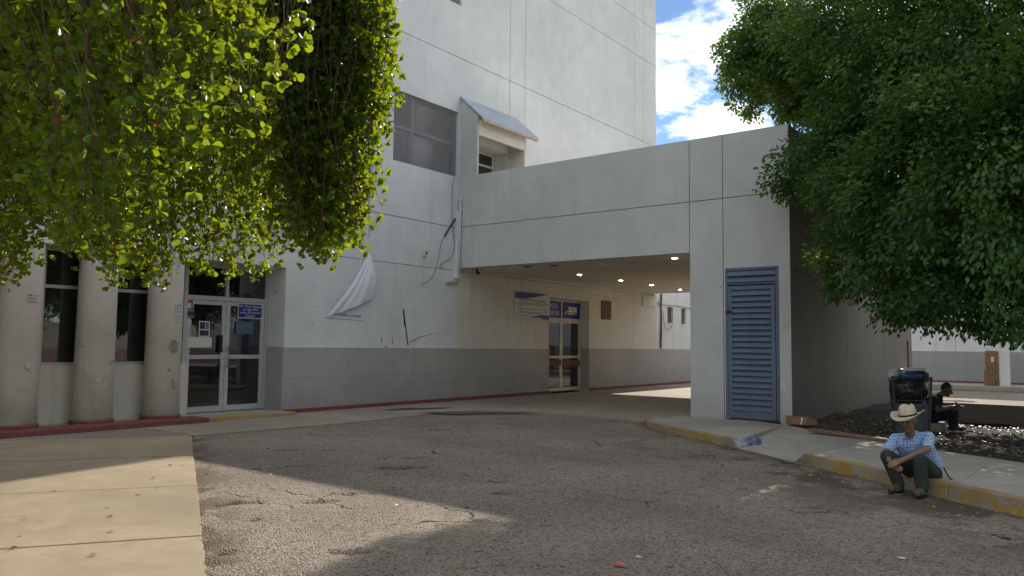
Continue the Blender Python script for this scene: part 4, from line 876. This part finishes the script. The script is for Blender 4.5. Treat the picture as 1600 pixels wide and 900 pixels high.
# second person, hunched over a phone in the shade
p2 = empty('person', (16.0, 2.4, 0)); tag(p2, 'person in dark clothes hunched over a phone in the tree shade behind bin', 'person')
K = dict(pel=Jx(1459, 651, 16.1), spm=Jx(1457, 638, 16.12), chest=Jx(1461, 626, 16.15), neck=Jx(1468, 617, 16.15), head=Jx(1479, 609, 16.15))
lat = Vector((1, 0, 0))
for s, nm in ((-1, 'r'), (1, 'l')):
    K[nm+'s'] = Jx(1461, 622, 16.15)+lat*.17*s; K[nm+'e'] = Jx(1468, 640, 16.0)+lat*.17*s; K[nm+'w'] = Jx(1492, 635, 15.98)+lat*.06*s; K[nm+'h'] = Jx(1460, 653, 16.05)+lat*.09*s; K[nm+'k'] = Jx(1489, 645, 16.0)+lat*.11*s; K[nm+'a'] = Jx(1490, 673, 15.9)+lat*.11*s
F2 = frame3((-.1, -.88, -.42)); hc, he, P2 = head(K['head'], F2, 1.0)
caps = [(K['chest'], .08, K['neck'], .05), (K['neck'], .052, K['head']-Vector((0, 0, .04)), .05), (K['pel'], .11, K['spm'], .10), (K['spm'], .1, K['chest'], .11)]+hc
for nm, s in (('r', -1), ('l', 1)):
    caps += [(K['chest'], .07, K[nm+'s'], .045), (K[nm+'s'], .044, K[nm+'e'], .038), (K[nm+'e'], .038, K[nm+'w'], .026), (K['pel'], .09, K[nm+'h'], .07), (K[nm+'h'], .065, K[nm+'k'], .05), (K[nm+'k'], .05, K[nm+'a'], .036)]
    caps += hand(K[nm+'w'], K[nm+'w']+Vector((-.012*s, -.075, .01)), (0, -.2, -1), None, .0085, -.35, s)
blob('body', caps, he, 'skin2', .008, p2, 3)
blob('shirt', [(K['pel']+Vector((0, 0, .02)), .13, K['spm'], .125), (K['spm'], .125, K['chest'], .135), (K['chest'], .12, K['neck']-Vector((0, 0, .03)), .06)]+[(K['chest'], .085, K[n_+'s'], .062) for n_ in 'rl']+[(K[n_+'s'], .062, K[n_+'s'].lerp(K[n_+'e'], .6), .056) for n_ in 'rl'], [], 'tshirt', .011, p2)
blob('jeans', [c_ for n_ in 'rl' for c_ in ((K['pel'], .115, K[n_+'h'], .09), (K[n_+'h'], .09, K[n_+'k'], .072), (K[n_+'k'], .072, K[n_+'a']+Vector((0, 0, .03)), .058))], [], 'jeans', .011, p2)
blob('hair', [], [(P2(0, -.022, .035), (.079, .092, .098), F2)], 'hair', .008, p2)
for n_ in 'rl':
    t = K[n_+'a'].copy(); t.z = .10; d = Vector((-.1, -1, 0)).normalized()
    s = blob('shoe', [(t-d*.05, .042, t+d*.06, .042), (t+d*.06, .042, t+d*.15, .034), (t, .042, t+Vector((0, 0, .05)), .042)], [], 'black', .009, p2)
    MB().poly([(t.x-.045, t.y+.09, .05), (t.x+.045, t.y+.09, .05), (t.x+.05, t.y-.12, .05), (t.x, t.y-.19, .05), (t.x-.05, t.y-.12, .05)], (0, 0, .025)).build('sole', 'sole', s)
ph = (K['rw']+K['lw'])/2+Vector((0, -.095, .012))
tag(MB(ph).box(ph-Vector((.04, .008, .03)), ph+Vector((.04, .008, .11)), Matrix.Rotation(-.9, 3, 'X'), ph).build('phone', 'black', None, .003), 'dark phone in the hands of the hunched person', 'phone')
sb = K['pel']; o = MB((sb.x, sb.y, 0)).box((sb.x-.3, sb.y-.16, -.02), (sb.x+.3, sb.y+.26, sb.z-.10)).build('concrete_block', 'scarred', None, .015); tag(o, 'low concrete block under the hunched person', 'block')

# ------------------------------------------------------------------ bin, cardboard, litter
BX, BY = 14.35, 2.60
bn_ = empty('trash_bin', (BX, BY, .05)); tag(bn_, 'dark square metal trash bin overflowing with bags', 'bin')
w0, w1, zb0, zb1 = .235, .285, .12, 1.06
def bp(sx, sy, z):
    w = w0+(w1-w0)*(z-zb0)/(zb1-zb0); a = .28; x, y = sx*w, sy*w
    return Vector((BX+x*math.cos(a)-y*math.sin(a), BY+x*math.sin(a)+y*math.cos(a), z))
for sx, sy in ((-1, -1), (-1, 1), (1, -1), (1, 1)): MB().tube([bp(sx, sy, .02), bp(sx, sy, zb1)], .018, 6).build('post', 'binmetal', bn_)
for sides in (((-1, -1), (-1, 1)), ((-1, 1), (1, 1)), ((1, 1), (1, -1)), ((1, -1), (-1, -1))):
    (a, b), (c_, d) = sides
    for z0_, z1_ in ((.13, .62),): MB().poly([bp(a, b, z0_).lerp(bp(c_, d, z0_), .04), bp(a, b, z0_).lerp(bp(c_, d, z0_), .96), bp(a, b, z1_).lerp(bp(c_, d, z1_), .96), bp(a, b, z1_).lerp(bp(c_, d, z1_), .04)], (bp(c_, d, .5)-bp(a, b, .5)).cross(Vector((0, 0, 1))).normalized()*-.006).build('side_panel', 'binmetal', bn_)
    for z in (.66, 1.04): MB().tube([bp(a, b, z), bp(c_, d, z)], .014, 6).build('rail', 'binmetal', bn_)
    for t in (.25, .5, .75): MB().tube([bp(a, b, .66).lerp(bp(c_, d, .66), t), bp(a, b, 1.04).lerp(bp(c_, d, 1.04), t)], .006, 5).build('bar', 'binmetal', bn_)
MB().poly([bp(-1, -1, .12), bp(1, -1, .12), bp(1, 1, .12), bp(-1, 1, .12)], (0, 0, .008)).build('floor_plate', 'binmetal', bn_)
def lump(name, label, c, sc, mat, seed, cat):
    bm = bmesh.new(); bmesh.ops.create_icosphere(bm, subdivisions=4, radius=1)
    r = np.random.default_rng(seed); ks = r.normal(0, 3.2, (9, 3)); ph_ = r.uniform(0, 6, 9)
    for v in bm.verts:
        q = np.array(v.co); d = sum(abs(math.sin(float(ks[i] @ q)+ph_[i]))*.05 for i in range(9))-.2
        v.co = Vector((q[0]*sc[0], q[1]*sc[1], q[2]*sc[2]))*(1+d)
    me = bpy.data.meshes.new(name); bm.to_mesh(me); bm.free()
    for f in me.polygons: f.use_smooth = True
    o = link(name, me, mat); o.location = c; return tag(o, label, cat)
lump('garbage_bag', 'glossy black bag filling the lower bin', (BX, BY, .42), (.235, .235, .32), 'bag', 1, 'bag')
lump('garbage_bag', 'crumpled black bag between the bin bars', (BX-.04, BY+.02, .83), (.27, .27, .24), 'bag', 2, 'bag')
lump('plastic_bag', 'dark blue plastic bag at top of the bin', (BX-.10, BY-.02, 1.06), (.17, .17, .08), 'bagblue', 3, 'bag')
lump('plastic_bag', 'pale plastic bag hanging over bin corner', (BX-.12, BY+.22, 1.07), (.09, .09, .09), 'bagclear', 4, 'bag')
lump('plastic_bag', 'grey plastic bag heaped on the bin beside green wrapper', (BX+.02, BY-.14, 1.08), (.14, .13, .08), 'binmetal', 5, 'bag')
lump('food_wrapper', 'lime green wrapper on top of the bin', (BX, BY+.11, 1.12), (.08, .09, .05), 'green', 6, 'wrapper')
lump('food_wrapper', 'crumpled rust coloured wrapper on the bin heap', (BX-.1, BY-.07, 1.10), (.06, .06, .04), 'rust', 8, 'wrapper')
mb = MB((BX, BY-.1, 1.17)); mb.box((BX-.13, BY-.22, 1.150), (BX+.12, BY+.06, 1.158)); mb.box((BX-.13, BY-.22, 1.159), (BX-.124, BY+.06, 1.20)); mb.box((BX-.123, BY-.22, 1.159), (BX+.12, BY-.214, 1.20)); mb.box((BX-.123, BY+.054, 1.159), (BX+.12, BY+.06, 1.20)); tag(mb.build('food_tray', 'bagclear', None), 'clear plastic tray lying on top of bin', 'tray')
# cardboard and plank at the block corner
a, b = on_z(1236, 668, .07), on_z(1262, 664, .07)
cb = empty('cardboard_box', (a.x, a.y, .06)); tag(cb, 'flattened brown cardboard box against the block corner', 'cardboard')
a = Vector((14.95, 4.86, .065)); b = Vector((14.62, 4.38, .095)); d = (b-a).normalized(); nv = Vector((d.y, -d.x, 0))
MB().poly([a, b, b+Vector((.08, -.02, .14)), a+Vector((.08, .03, .15))], (.012, -.008, 0)).build('panel', 'cardboard', cb); MB().poly([b+Vector((.0, -.01, 0)), b+Vector((.16, -.14, .0)), b+Vector((.19, -.14, .09)), b+Vector((.08, -.03, .14))], (.01, .01, 0)).build('flap', 'wood', cb)
mid_ = a.lerp(b, .72); MB().poly([mid_+Vector((-.004, 0, .0)), mid_+Vector((-.008, -.028, .0)), mid_+Vector((.07, -.03, .13)), mid_+Vector((.07, .0, .13))], (-.004, .002, 0)).build('tape', 'paper', cb)
p_, q_ = on_z(1262, 674, .10), on_z(1392, 692, .10); d = (q_-p_).normalized(); nv = Vector((-d.y, d.x, 0))
o = MB(p_).poly([p_, q_, q_+nv*.16, p_+nv*.16], (0, 0, .045)).build('plank', 'wood', None, .006); tag(o, 'long brown plank edging the soil bed', 'plank')
c = on_z(968, 885, .0); lump('litter_wrapper', 'crumpled red and white wrapper on the asphalt', (c.x, c.y, .02), (.035, .05, .022), 'pinkwrap', 12, 'wrapper') if 'pinkwrap' in M else None
M['pinkwrap'] = worn('pink_wrapper', (.55, .16, .16), (.62, .6, .58), .52)
lump('litter_wrapper', 'crumpled red and white wrapper on the asphalt', (c.x, c.y, .014), (.024, .045, .014), 'pinkwrap', 12, 'wrapper')
for px, py, lb in ((1409, 874, 'tiny white paper scrap on asphalt before the kerb'), (997, 872, 'tiny pale scrap near the red wrapper')):
    c = on_z(px, py); lump('paper_scrap', lb, (c.x, c.y, .01), (.012, .024, .006), 'paper', px, 'scrap')
# ------------------------------------------------------------------ trees
def leaf_template(kind):
    if kind == 'obovate':       # rounded, widest near the tip, cupped along the midrib
        pr = [(0, .0), (.30, .16), (.60, .36), (.83, .36), (.97, .18)]
    else: pr = [(0, .0), (.5, .30), (1.0, .05)]
    V, F = [], []; mid = [(0, y, -.10*y*y) for y, w in pr]
    L = [(-w, y, -.10*y*y+.22*w) for y, w in pr]; R = [(w, y, -.10*y*y+.22*w) for y, w in pr]
    V = mid+L[1:]+R[1:]; n = len(pr); li = lambda i: n+i-1; ri = lambda i: n+(n-1)+i-1
    F = [(0, 1, li(1)), (0, ri(1), 1)]
    for i in range(1, n-1): F += [(i, i+1, li(i+1), li(i)), (i, ri(i), ri(i+1), i+1)]
    return np.array(V, float), F
def frames(d, roll):
    """rotation matrices with +y along d, random roll"""
    d = d/np.linalg.norm(d, axis=1, keepdims=True); up = np.tile([0, 0, 1.], (len(d), 1)); up[np.abs(d[:, 2]) > .95] = [1, 0, 0]
    x = np.cross(d, up); x /= np.linalg.norm(x, axis=1, keepdims=True); z = np.cross(x, d)
    c, s = np.cos(roll)[:, None], np.sin(roll)[:, None]; x2 = c*x+s*z; z2 = -s*x+c*z
    return np.stack([x2, d, z2], -1)
def leaf_mesh(name, P, D, S, roll, tint, kind, mat, parent):
    V, F = leaf_template(kind); R = frames(D, roll); n = len(P)
    W = (np.einsum('nij,vj->nvi', R, V)*S[:, None, None]+P[:, None, :]).reshape(-1, 3)
    W -= np.array(parent.location)
    tri = [f for f in F if len(f) == 3]; quad = [f for f in F if len(f) == 4]; nv = len(V)
    off = (np.arange(n)*nv)[:, None, None]
    T = (np.array(tri)[None]+off).reshape(-1, 3); Q = (np.array(quad)[None]+off).reshape(-1, 4)
    me = bpy.data.meshes.new(name); me.vertices.add(len(W)); me.vertices.foreach_set('co', W.ravel())
    li = np.concatenate([T.ravel(), Q.ravel()]); me.loops.add(len(li)); me.loops.foreach_set('vertex_index', li)
    ls = np.concatenate([np.arange(len(T))*3, len(T)*3+np.arange(len(Q))*4]); me.polygons.add(len(ls)); me.polygons.foreach_set('loop_start', ls); me.update(calc_edges=True)
    me.polygons.foreach_set('use_smooth', np.ones(len(ls), bool))
    at = me.color_attributes.new('tint', 'FLOAT_COLOR', 'POINT'); c = np.ones((len(W), 4), np.float32); c[:, :3] = np.repeat(tint, nv)[:, None]; at.data.foreach_set('color', c.ravel())
    o = link(name, me, mat, parent); return o
# ---- tree with hanging shoots, near the camera
LT = Vector((-1.6, 6.2, 0)); t1 = empty('shade_tree', LT); tag(t1, 'near tree with rounded bright green leaves on hanging shoots', 'tree')
def interp(prof, x): return np.interp(x, [p[0] for p in prof], [p[1] for p in prof])
strands = []
def layer(n, xr, dr, prof, jit, leaf, top, bias=1.0, minlen=.3, edge=False):
    for _ in range(n):
        px = random.uniform(*xr); dep = random.uniform(*dr); low = interp(prof, px)
        py = low-abs(random.gauss(0, jit))**bias
        tip = at_depth(px, py, dep); zt = top+random.uniform(-.4, .6)
        if tip.z > zt-minlen: continue
        strands.append((tip, zt, leaf, edge))
RP = [(425, 330), (450, 385), (478, 372), (505, 408), (530, 392), (560, 372), (574, 330), (580, 235), (592, 175), (606, 150), (612, 60), (600, -30)]
layer(230, (430, 606), (4.9, 5.9), RP, 60, .050, 4.6, edge=True); layer(60, (470, 600), (5.0, 5.9), RP, 8, .050, 4.6, edge=True)
FP = [(30, 120), (75, 300), (100, 330), (135, 388), (160, 340), (190, 300), (222, 366), (245, 340), (268, 250), (318, 236), (350, 190), (378, 194), (400, 120), (436, 105), (450, 30)]
layer(42, (60, 445), (3.1, 3.9), FP, 30, .056, 3.6, 1.0, .2)
for px, py in ((132, 392), (142, 380), (150, 392), (120, 372), (222, 368), (232, 355), (240, 362), (215, 340), (318, 236), (312, 222), (378, 196), (370, 180), (434, 110), (440, 95), (90, 318), (268, 262)): strands.append((at_depth(px, py, random.uniform(3.2, 3.6)), 3.5, .056, True))
MP = [(-60, 430), (0, 440), (30, 432), (60, 330), (110, 405), (140, 395), (180, 446), (235, 440), (262, 452), (300, 400), (345, 425), (395, 432), (420, 400), (450, 385), (480, 350)]
layer(330, (-40, 450), (6.0, 8.2), MP, 75, .055, 5.6); layer(70, (-40, 440), (5.6, 7.5), MP, 10, .055, 5.0)
layer(170, (-30, 420), (4.2, 5.8), [(-40, 380), (60, 330), (200, 300), (330, 280), (430, 300)], 60, .053, 4.6)
layer(120, (-700, -20), (3.5, 7.5), [(-700, 380), (0, 400)], 40, .056, 5.0)
P, D, SZ, near = [], [], [], []
tw = MB(LT); ntw = 0
for tip, zt, leaf, edge in strands:
    L = zt-tip.z; ph1, ph2 = random.uniform(0, 6), random.uniform(0, 6); drift = Vector((random.gauss(-.14, .18), random.gauss(.02, .18), 0)); npt = max(2, int(L/.25)); pts = []
    if edge: drift = -CR*abs(random.gauss(.02, .05))+Vector((0, random.gauss(0, .05), 0))
    for k in range(npt+1):
        h = k/npt*L; pts.append(tip+Vector((0, 0, h))+drift*h+Vector((math.sin(h*4+ph1)*.06, math.sin(h*3.4+ph2)*.06, 0)))
    if ntw < 900: tw.tube(pts, [.0016+.0004*k for k in range(npt+1)], 4, False); ntw += 1
    s = 0.0
    while s < L:
        f = s/L*npt; i = min(int(f), npt-1); c = pts[i].lerp(pts[i+1], f-i)
        side = Vector((random.gauss(0, 1), random.gauss(0, 1), random.gauss(-.1, .5))).normalized(); tipk = c+side*random.uniform(.02, .10 if edge else .19)
        ax = (side+Vector((0, 0, random.uniform(-.9, .1)))).normalized(); nl = random.randint(5, 8); a0 = random.uniform(0, 6.3)
        t = ax.orthogonal().normalized(); b = ax.cross(t)
        for q in range(nl):
            an = a0+q*2.4; sp = .35+.6*q/nl; d = ax*(1-sp*.75)+(t*math.cos(an)+b*math.sin(an))*sp
            P.append(tipk); D.append(d); SZ.append(leaf*random.uniform(.58, 1.05)*(.75+.35*q/nl))
        s += random.uniform(.045, .10) if random.random() > .06 else random.uniform(.2, .4)
tw.build('hanging_shoots', 'twig', t1)['kind'] = 'stuff'
for cx_, cy_, cz_, rr in ((2.2, 5.0, 5.9, 1.3), (1.0, 6.5, 6.2, 1.6), (3.0, 6.4, 6.2, 1.2), (0.6, 4.4, 5.6, 1.5), (-1.6, 5.0, 6.3, 1.9), (2.0, 8.0, 6.5, 1.4), (-0.5, 8.2, 6.4, 1.8), (-3.4, 6.5, 6.0, 1.8), (3.3, 5.0, 5.6, .9), (1.4, 3.2, 5.3, 1.0), (-1.8, 3.0, 5.4, 1.5), (3.6, 7.6, 6.2, 1.0), (0.2, 5.4, 7.2, 1.6), (-4, 9, 6.4, 2.3), (-1, 10.5, 6.8, 2.2), (1.8, 10.2, 6.8, 1.7), (-6.5, 7, 6.4, 2.4), (-4.5, 3.5, 6.2, 2.2), (-7, 11, 6.4, 2.2), (0, 2.0, 6.0, 1.4)):  # overhead clumps out of view, added to keep sky light off the foliage
    for _ in range(int((1500 if cx_ > -1 else 800)*rr*rr)):
        q = Vector((random.gauss(0, 1), random.gauss(0, 1), random.gauss(0, 1))).normalized()*rr*random.random()**.4; q.z *= .65
        P.append(Vector((cx_, cy_, cz_))+q); D.append(q.normalized()+Vector((random.gauss(0, .5), random.gauss(0, .5), random.gauss(-.2, .5)))); SZ.append(random.uniform(.08, .13))
P = np.array([tuple(v) for v in P]); D = np.array([tuple(v) for v in D]); SZ = np.array(SZ); roll = rng.normal(0, .9, len(P)); tint = np.clip(rng.beta(2, 2, len(P))*.97, 0, 1); tint[rng.random(len(P)) < .006] = 1
dep = (P-np.array([0, 0, EYE])) @ np.array(CF); sx_ = 800+FPX*((P-np.array([0, 0, EYE])) @ np.array(CR))/np.maximum(dep, .1); sy_ = 450-FPX*((P-np.array([0, 0, EYE])) @ np.array(CU))/np.maximum(dep, .1)
inf = (sx_ > 5) & (sx_ < 640) & (sy_ > 5) & (sy_ < 450); key = np.where(inf, dep/SZ, 1e9); order = np.argsort(key); solo = order[:300]; rest = order[300:]
keep = dep[rest] > 1.6; rest = rest[keep]
tag(leaf_mesh('foliage', P[rest], D[rest], SZ[rest], roll[rest], tint[rest], 'obovate', 'leaf', t1), kind='stuff')
Vt, Ft = leaf_template('obovate'); lm = bpy.data.meshes.new('leaf'); lm.from_pydata(Vt.tolist(), [], Ft); lm.materials.append(M['leaf1'])
for f in lm.polygons: f.use_smooth = True
FR = frames(D[solo], roll[solo])
for i, j in enumerate(solo):
    o = bpy.data.objects.new('leaf', lm); COL.objects.link(o); o.parent = t1
    mm = Matrix(FR[i].tolist()).to_4x4()*1.0; mm = Matrix.Translation(Vector(P[j])-LT) @ mm @ Matrix.Scale(SZ[j], 4); o.matrix_local = mm
tk = MB(LT); tk.tube([LT+Vector(v) for v in ((0, 0, -.1), (.02, .03, .4), (.08, 0, 1.4), (.15, -.05, 2.6), (.2, -.1, 3.6))], [.26, .21, .18, .16, .15], 12); tk.build('trunk', 'bark', t1, 0, True)
lb = MB(LT); hub = LT+Vector((.2, -.1, 3.5))
for tx, ty, tz in ((3.4, 5.6, 5.0), (2.2, 4.2, 4.7), (1.5, 3.0, 4.2), (4.0, 7.5, 5.6), (1.0, 7.5, 5.6), (-3.5, 4.5, 5.0), (3.9, 4.6, 4.7), (2.5, 6.5, 5.4), (-1, 3, 5)):
    e2 = Vector((tx, ty, tz)); m1 = hub.lerp(e2, .5)+Vector((0, 0, .5)); lb.tube([hub, hub.lerp(m1, .5)+Vector((0, 0, .15)), m1, e2.lerp(m1, .4)+Vector((0, 0, .1)), e2], [.12, .09, .065, .045, .02], 8)
lb.build('limb', 'bark', t1, 0, True)
# ---- big dark tree beside the block
RT = Vector((15.0, -1.7, 0)); t2 = empty('broad_tree', RT); tag(t2, 'large dense dark green tree beside the block', 'tree')
LUMPS = [(1200, 85, 16.2, 1.10), (1152, 108, 16.2, .56), (1160, 158, 16.3, .42), (1240, 30, 15.9, 1.25), (1290, 130, 15.6, 1.15), (1240, 160, 16.0, .55), (1262, 258, 14.4, .72), (1222, 285, 14.3, .42), (1310, 225, 14.4, .95), (1300, 300, 14.0, .55), (1400, 90, 14.2, 1.8), (1530, 60, 13.4, 2.0),
         (1360, 325, 13.6, .9), (1340, 405, 13.4, .72), (1322, 440, 13.5, .40), (1425, 405, 13.0, 1.15), (1410, 280, 13.4, 1.3), (1505, 290, 12.6, 1.7), (1560, 430, 12.3, 1.15), (1500, 455, 12.8, .72), (1440, 462, 13.3, .42), (1610, 240, 12.0, 1.9), (1335, 20, 14.8, 1.7), (1450, 170, 13.8, 1.5), (1585, 480, 12.8, .62), (1472, 468, 14.6, .42), (1545, 488, 14.6, .45), (1420, 470, 15.2, .42), (1390, 440, 15, .7)]
EL = [(Vector(on_x(px, py, x)), r) for px, py, x, r in LUMPS]
EL += [(Vector(v), r) for v, r in (((15, 1.5, 9.2), 2.2), ((15.2, -2.5, 9.6), 2.6), ((13, -3.5, 6.5), 2.6), ((16.5, -4, 6), 2.6), ((14, -6, 7.5), 2.4), ((12.2, -2.2, 4.2), 2.0), ((17, 0.0, 7), 2.2), ((17.3, 1.5, 4.6), 1.5), ((16.5, -1, 4), 1.8), ((15, -4.5, 3.6), 1.6), ((12.5, -5.5, 4.5), 1.7), ((17.2, 3.0, 7.2), 1.5), ((15.2, 3.2, 7.9), 1.3), ((11.6, -.8, 6.8), 1.8), ((13.2, .6, 8.2), 2.0), ((15.2, 2.6, 4.5), 1.2), ((14.8, 1.2, 3.9), 1.3), ((16.2, 3.3, 5.3), 1.2), ((17, 2.2, 6), 1.4), ((15.5, 0, 3.4), 1.3), ((16.5, 1, 3.6), 1.3), ((14.6, 3.0, 6.2), 1.3), ((16.6, 4.6, 7.2), 1.0), ((18.6, 2, 4.7), 1.5), ((18.8, 0, 5), 1.6), ((19, -2, 4.6), 1.6), ((18.2, 3.5, 5.3), 1.2), ((19.5, 1, 6.3), 1.6), ((20, -1, 5.6), 1.6), ((18, -4, 4.6), 1.8), ((19.6, 2.5, 3.5), 1.1), ((20, .8, 3.6), 1.2), ((20.2, -1, 3.5), 1.3), ((19.2, 3.8, 4.0), 1.0), ((21, 2, 4.5), 1.3), ((17.2, 3.9, 4.3), .8), ((19, 3.9, 5.3), .85), ((17.3, 5.6, 8.2), 1.15), ((17.1, 5.1, 7.3), 1.0), ((16.6, 5.4, 7.9), .9))]
P, D, SZ, TI = [], [], [], []
cz = np.array([14.5, -1, 5.5])
for c, r in EL:
    vis = c.y > -1.2 and c.x < 17.5; n = int(((5200 if c.x > 15.8 and c.y > 4.3 else 3200) if vis else 900)*r**2); sub = max(10, int(30*r*r)); cs = rng.normal(size=(sub, 3)); cs /= np.linalg.norm(cs, axis=1, keepdims=True); cs *= (rng.random((sub, 1))**.33)*r*np.array([[1, 1, .92]])
    k = rng.integers(0, sub, n); q = rng.normal(size=(n, 3)); q /= np.linalg.norm(q, axis=1, keepdims=True); q = q*(rng.random((n, 1))**.5)*(.17+.13*min(r, 1.4)); ct = rng.normal(0, .22, sub)
    p = cs[k]+q+np.array(c); out = p-np.array(c)+q*1.5; d = out/np.linalg.norm(out, axis=1, keepdims=True)+rng.normal(0, .45, (n, 3))+np.array([0, 0, -.45])
    P.append(p); D.append(d); SZ.append(rng.uniform(.062, .105, n)*(1.0 if vis else 1.9)); TI.append(np.clip(rng.beta(2, 2, n)*.7+.15+ct[k], 0, .97))
P, D, SZ, TI = np.concatenate(P), np.concatenate(D), np.concatenate(SZ), np.concatenate(TI)
ok = ~((P[:, 0] > 15.1) & (P[:, 1] > 4.7) & (P[:, 2] < 6.0)) & (P[:, 2] > 1.55)
P, D, SZ, TI = P[ok], D[ok], SZ[ok], TI[ok]
cr2 = tag(leaf_mesh('crown', P, D, SZ, rng.normal(0, .8, len(P)), TI, 'ovate', 'leafd', t2), kind='stuff')
tk = MB(RT); tk.tube([RT+Vector(v) for v in ((0, 0, -.1), (0, .02, .5), (.05, .05, 1.6), (0, .1, 2.8))], [.36, .29, .25, .23], 14); tr2 = tk.build('trunk', 'bark', t2, 0, True)
lb = MB(RT); hub = RT+Vector((0, .1, 2.7))
for c, r in EL:
    if r < .5: continue
    m1 = hub.lerp(c, .45)+Vector((0, 0, .5)); lb.tube([hub, hub.lerp(m1, .5)+Vector((0, 0, .25)), m1, m1.lerp(c, .6)+Vector((0, 0, .1)), c], [.11, .085, .06, .04, .015], 7)
limb2 = lb.build('limb', 'bark', t2, 0, True)
# trees across the street behind the camera: they show in the glass
for i, (x, y, rz, lab) in enumerate(((2.0, -20, 1.0, 'tree across the street mirrored in the glass doors'), (16, -22, 2.2, 'second street tree mirrored in the window glass')  )):
    r_ = t2.copy(); COL.objects.link(r_); r_.name = 'street_tree'; r_.location = (x, y, 0); r_.rotation_euler.z = rz; r_['label'] = lab; r_['group'] = 'trees across the street'
    for ch in (cr2, tr2, limb2):
        q = ch.copy(); COL.objects.link(q); q.parent = r_
M['pinkband'] = plaster('pink_band', (.55, .36, .31), .5)
bw = empty('boundary_wall', (10, -26, 0)); tag(bw, 'pale street wall mirrored in the glass doors', 'wall')
for i in range(8): MB().box((-30+i*10.02, -26.2, -.05), (-20.02+i*10.02, -26, 2.6)).build('wall_section', 'wall_in', bw); MB().box((-30+i*10.02, -26.0, -.05), (-20.02+i*10.02, -25.98, .9)).build('painted_band', 'pinkband', bw)
# fallen leaves
n = 10500; lx, ly = rng.uniform(.8, 15, n), rng.uniform(-2, 12, n); kd = kerb_dist(lx, ly); pr = .10+.95*np.exp(-kd/.35)+.14*np.exp(-kd/1.8); side = np.interp(ly, [q[1] for q in KERB[::-1]], [q[0] for q in KERB[::-1]])
on = (rng.random(n) < pr) & (lx < side-.03)
lx, ly = lx[on], ly[on]; n = len(lx)
ex, ey = lx-6.65, ly-11.39; slab = (ex*.871-ey*.490) < 0; lz = np.where(slab, .034, .024); kp = ~slab | (rng.random(n) < .25); lx, ly, lz = lx[kp], ly[kp], lz[kp]; n = len(lx)
lt = empty('fallen_leaves', (8, 4, 0)); tag(lt, 'scattered small dry leaves along kerb and asphalt', 'leaves', kind='stuff')
ang = rng.uniform(0, 6.3, n); fo = leaf_mesh('leaf_scatter', np.stack([lx, ly, lz], -1), np.stack([np.cos(ang), np.sin(ang), rng.uniform(-.05, .25, n)], -1), rng.uniform(.025, .06, n), rng.normal(0, .45, n), np.clip(rng.beta(2, 2, n), 0, .97), 'ovate', 'litter', lt)
fo['kind'] = 'stuff'
n = 5000; sx2, sy2 = rng.uniform(9, 18, n), rng.uniform(-3, 4.7, n); ix = np.interp(sy2, [q[1] for q in INNER[::-1]], [q[0] for q in INNER[::-1]]); on = sx2 > ix+.05; sx2, sy2 = sx2[on], sy2[on]; n = len(sx2); ang = rng.uniform(0, 6.3, n)
so2 = leaf_mesh('leaf_scatter', np.stack([sx2, sy2, np.full(n, .075)+(fbm(sx2, sy2, 1.2, 90)-.5)*.12], -1), np.stack([np.cos(ang), np.sin(ang), rng.uniform(-.05, .3, n)], -1), rng.uniform(.03, .06, n), rng.normal(0, .4, n), np.clip(rng.beta(2, 2, n), 0, .97), 'ovate', 'litter', lt); so2['kind'] = 'stuff'
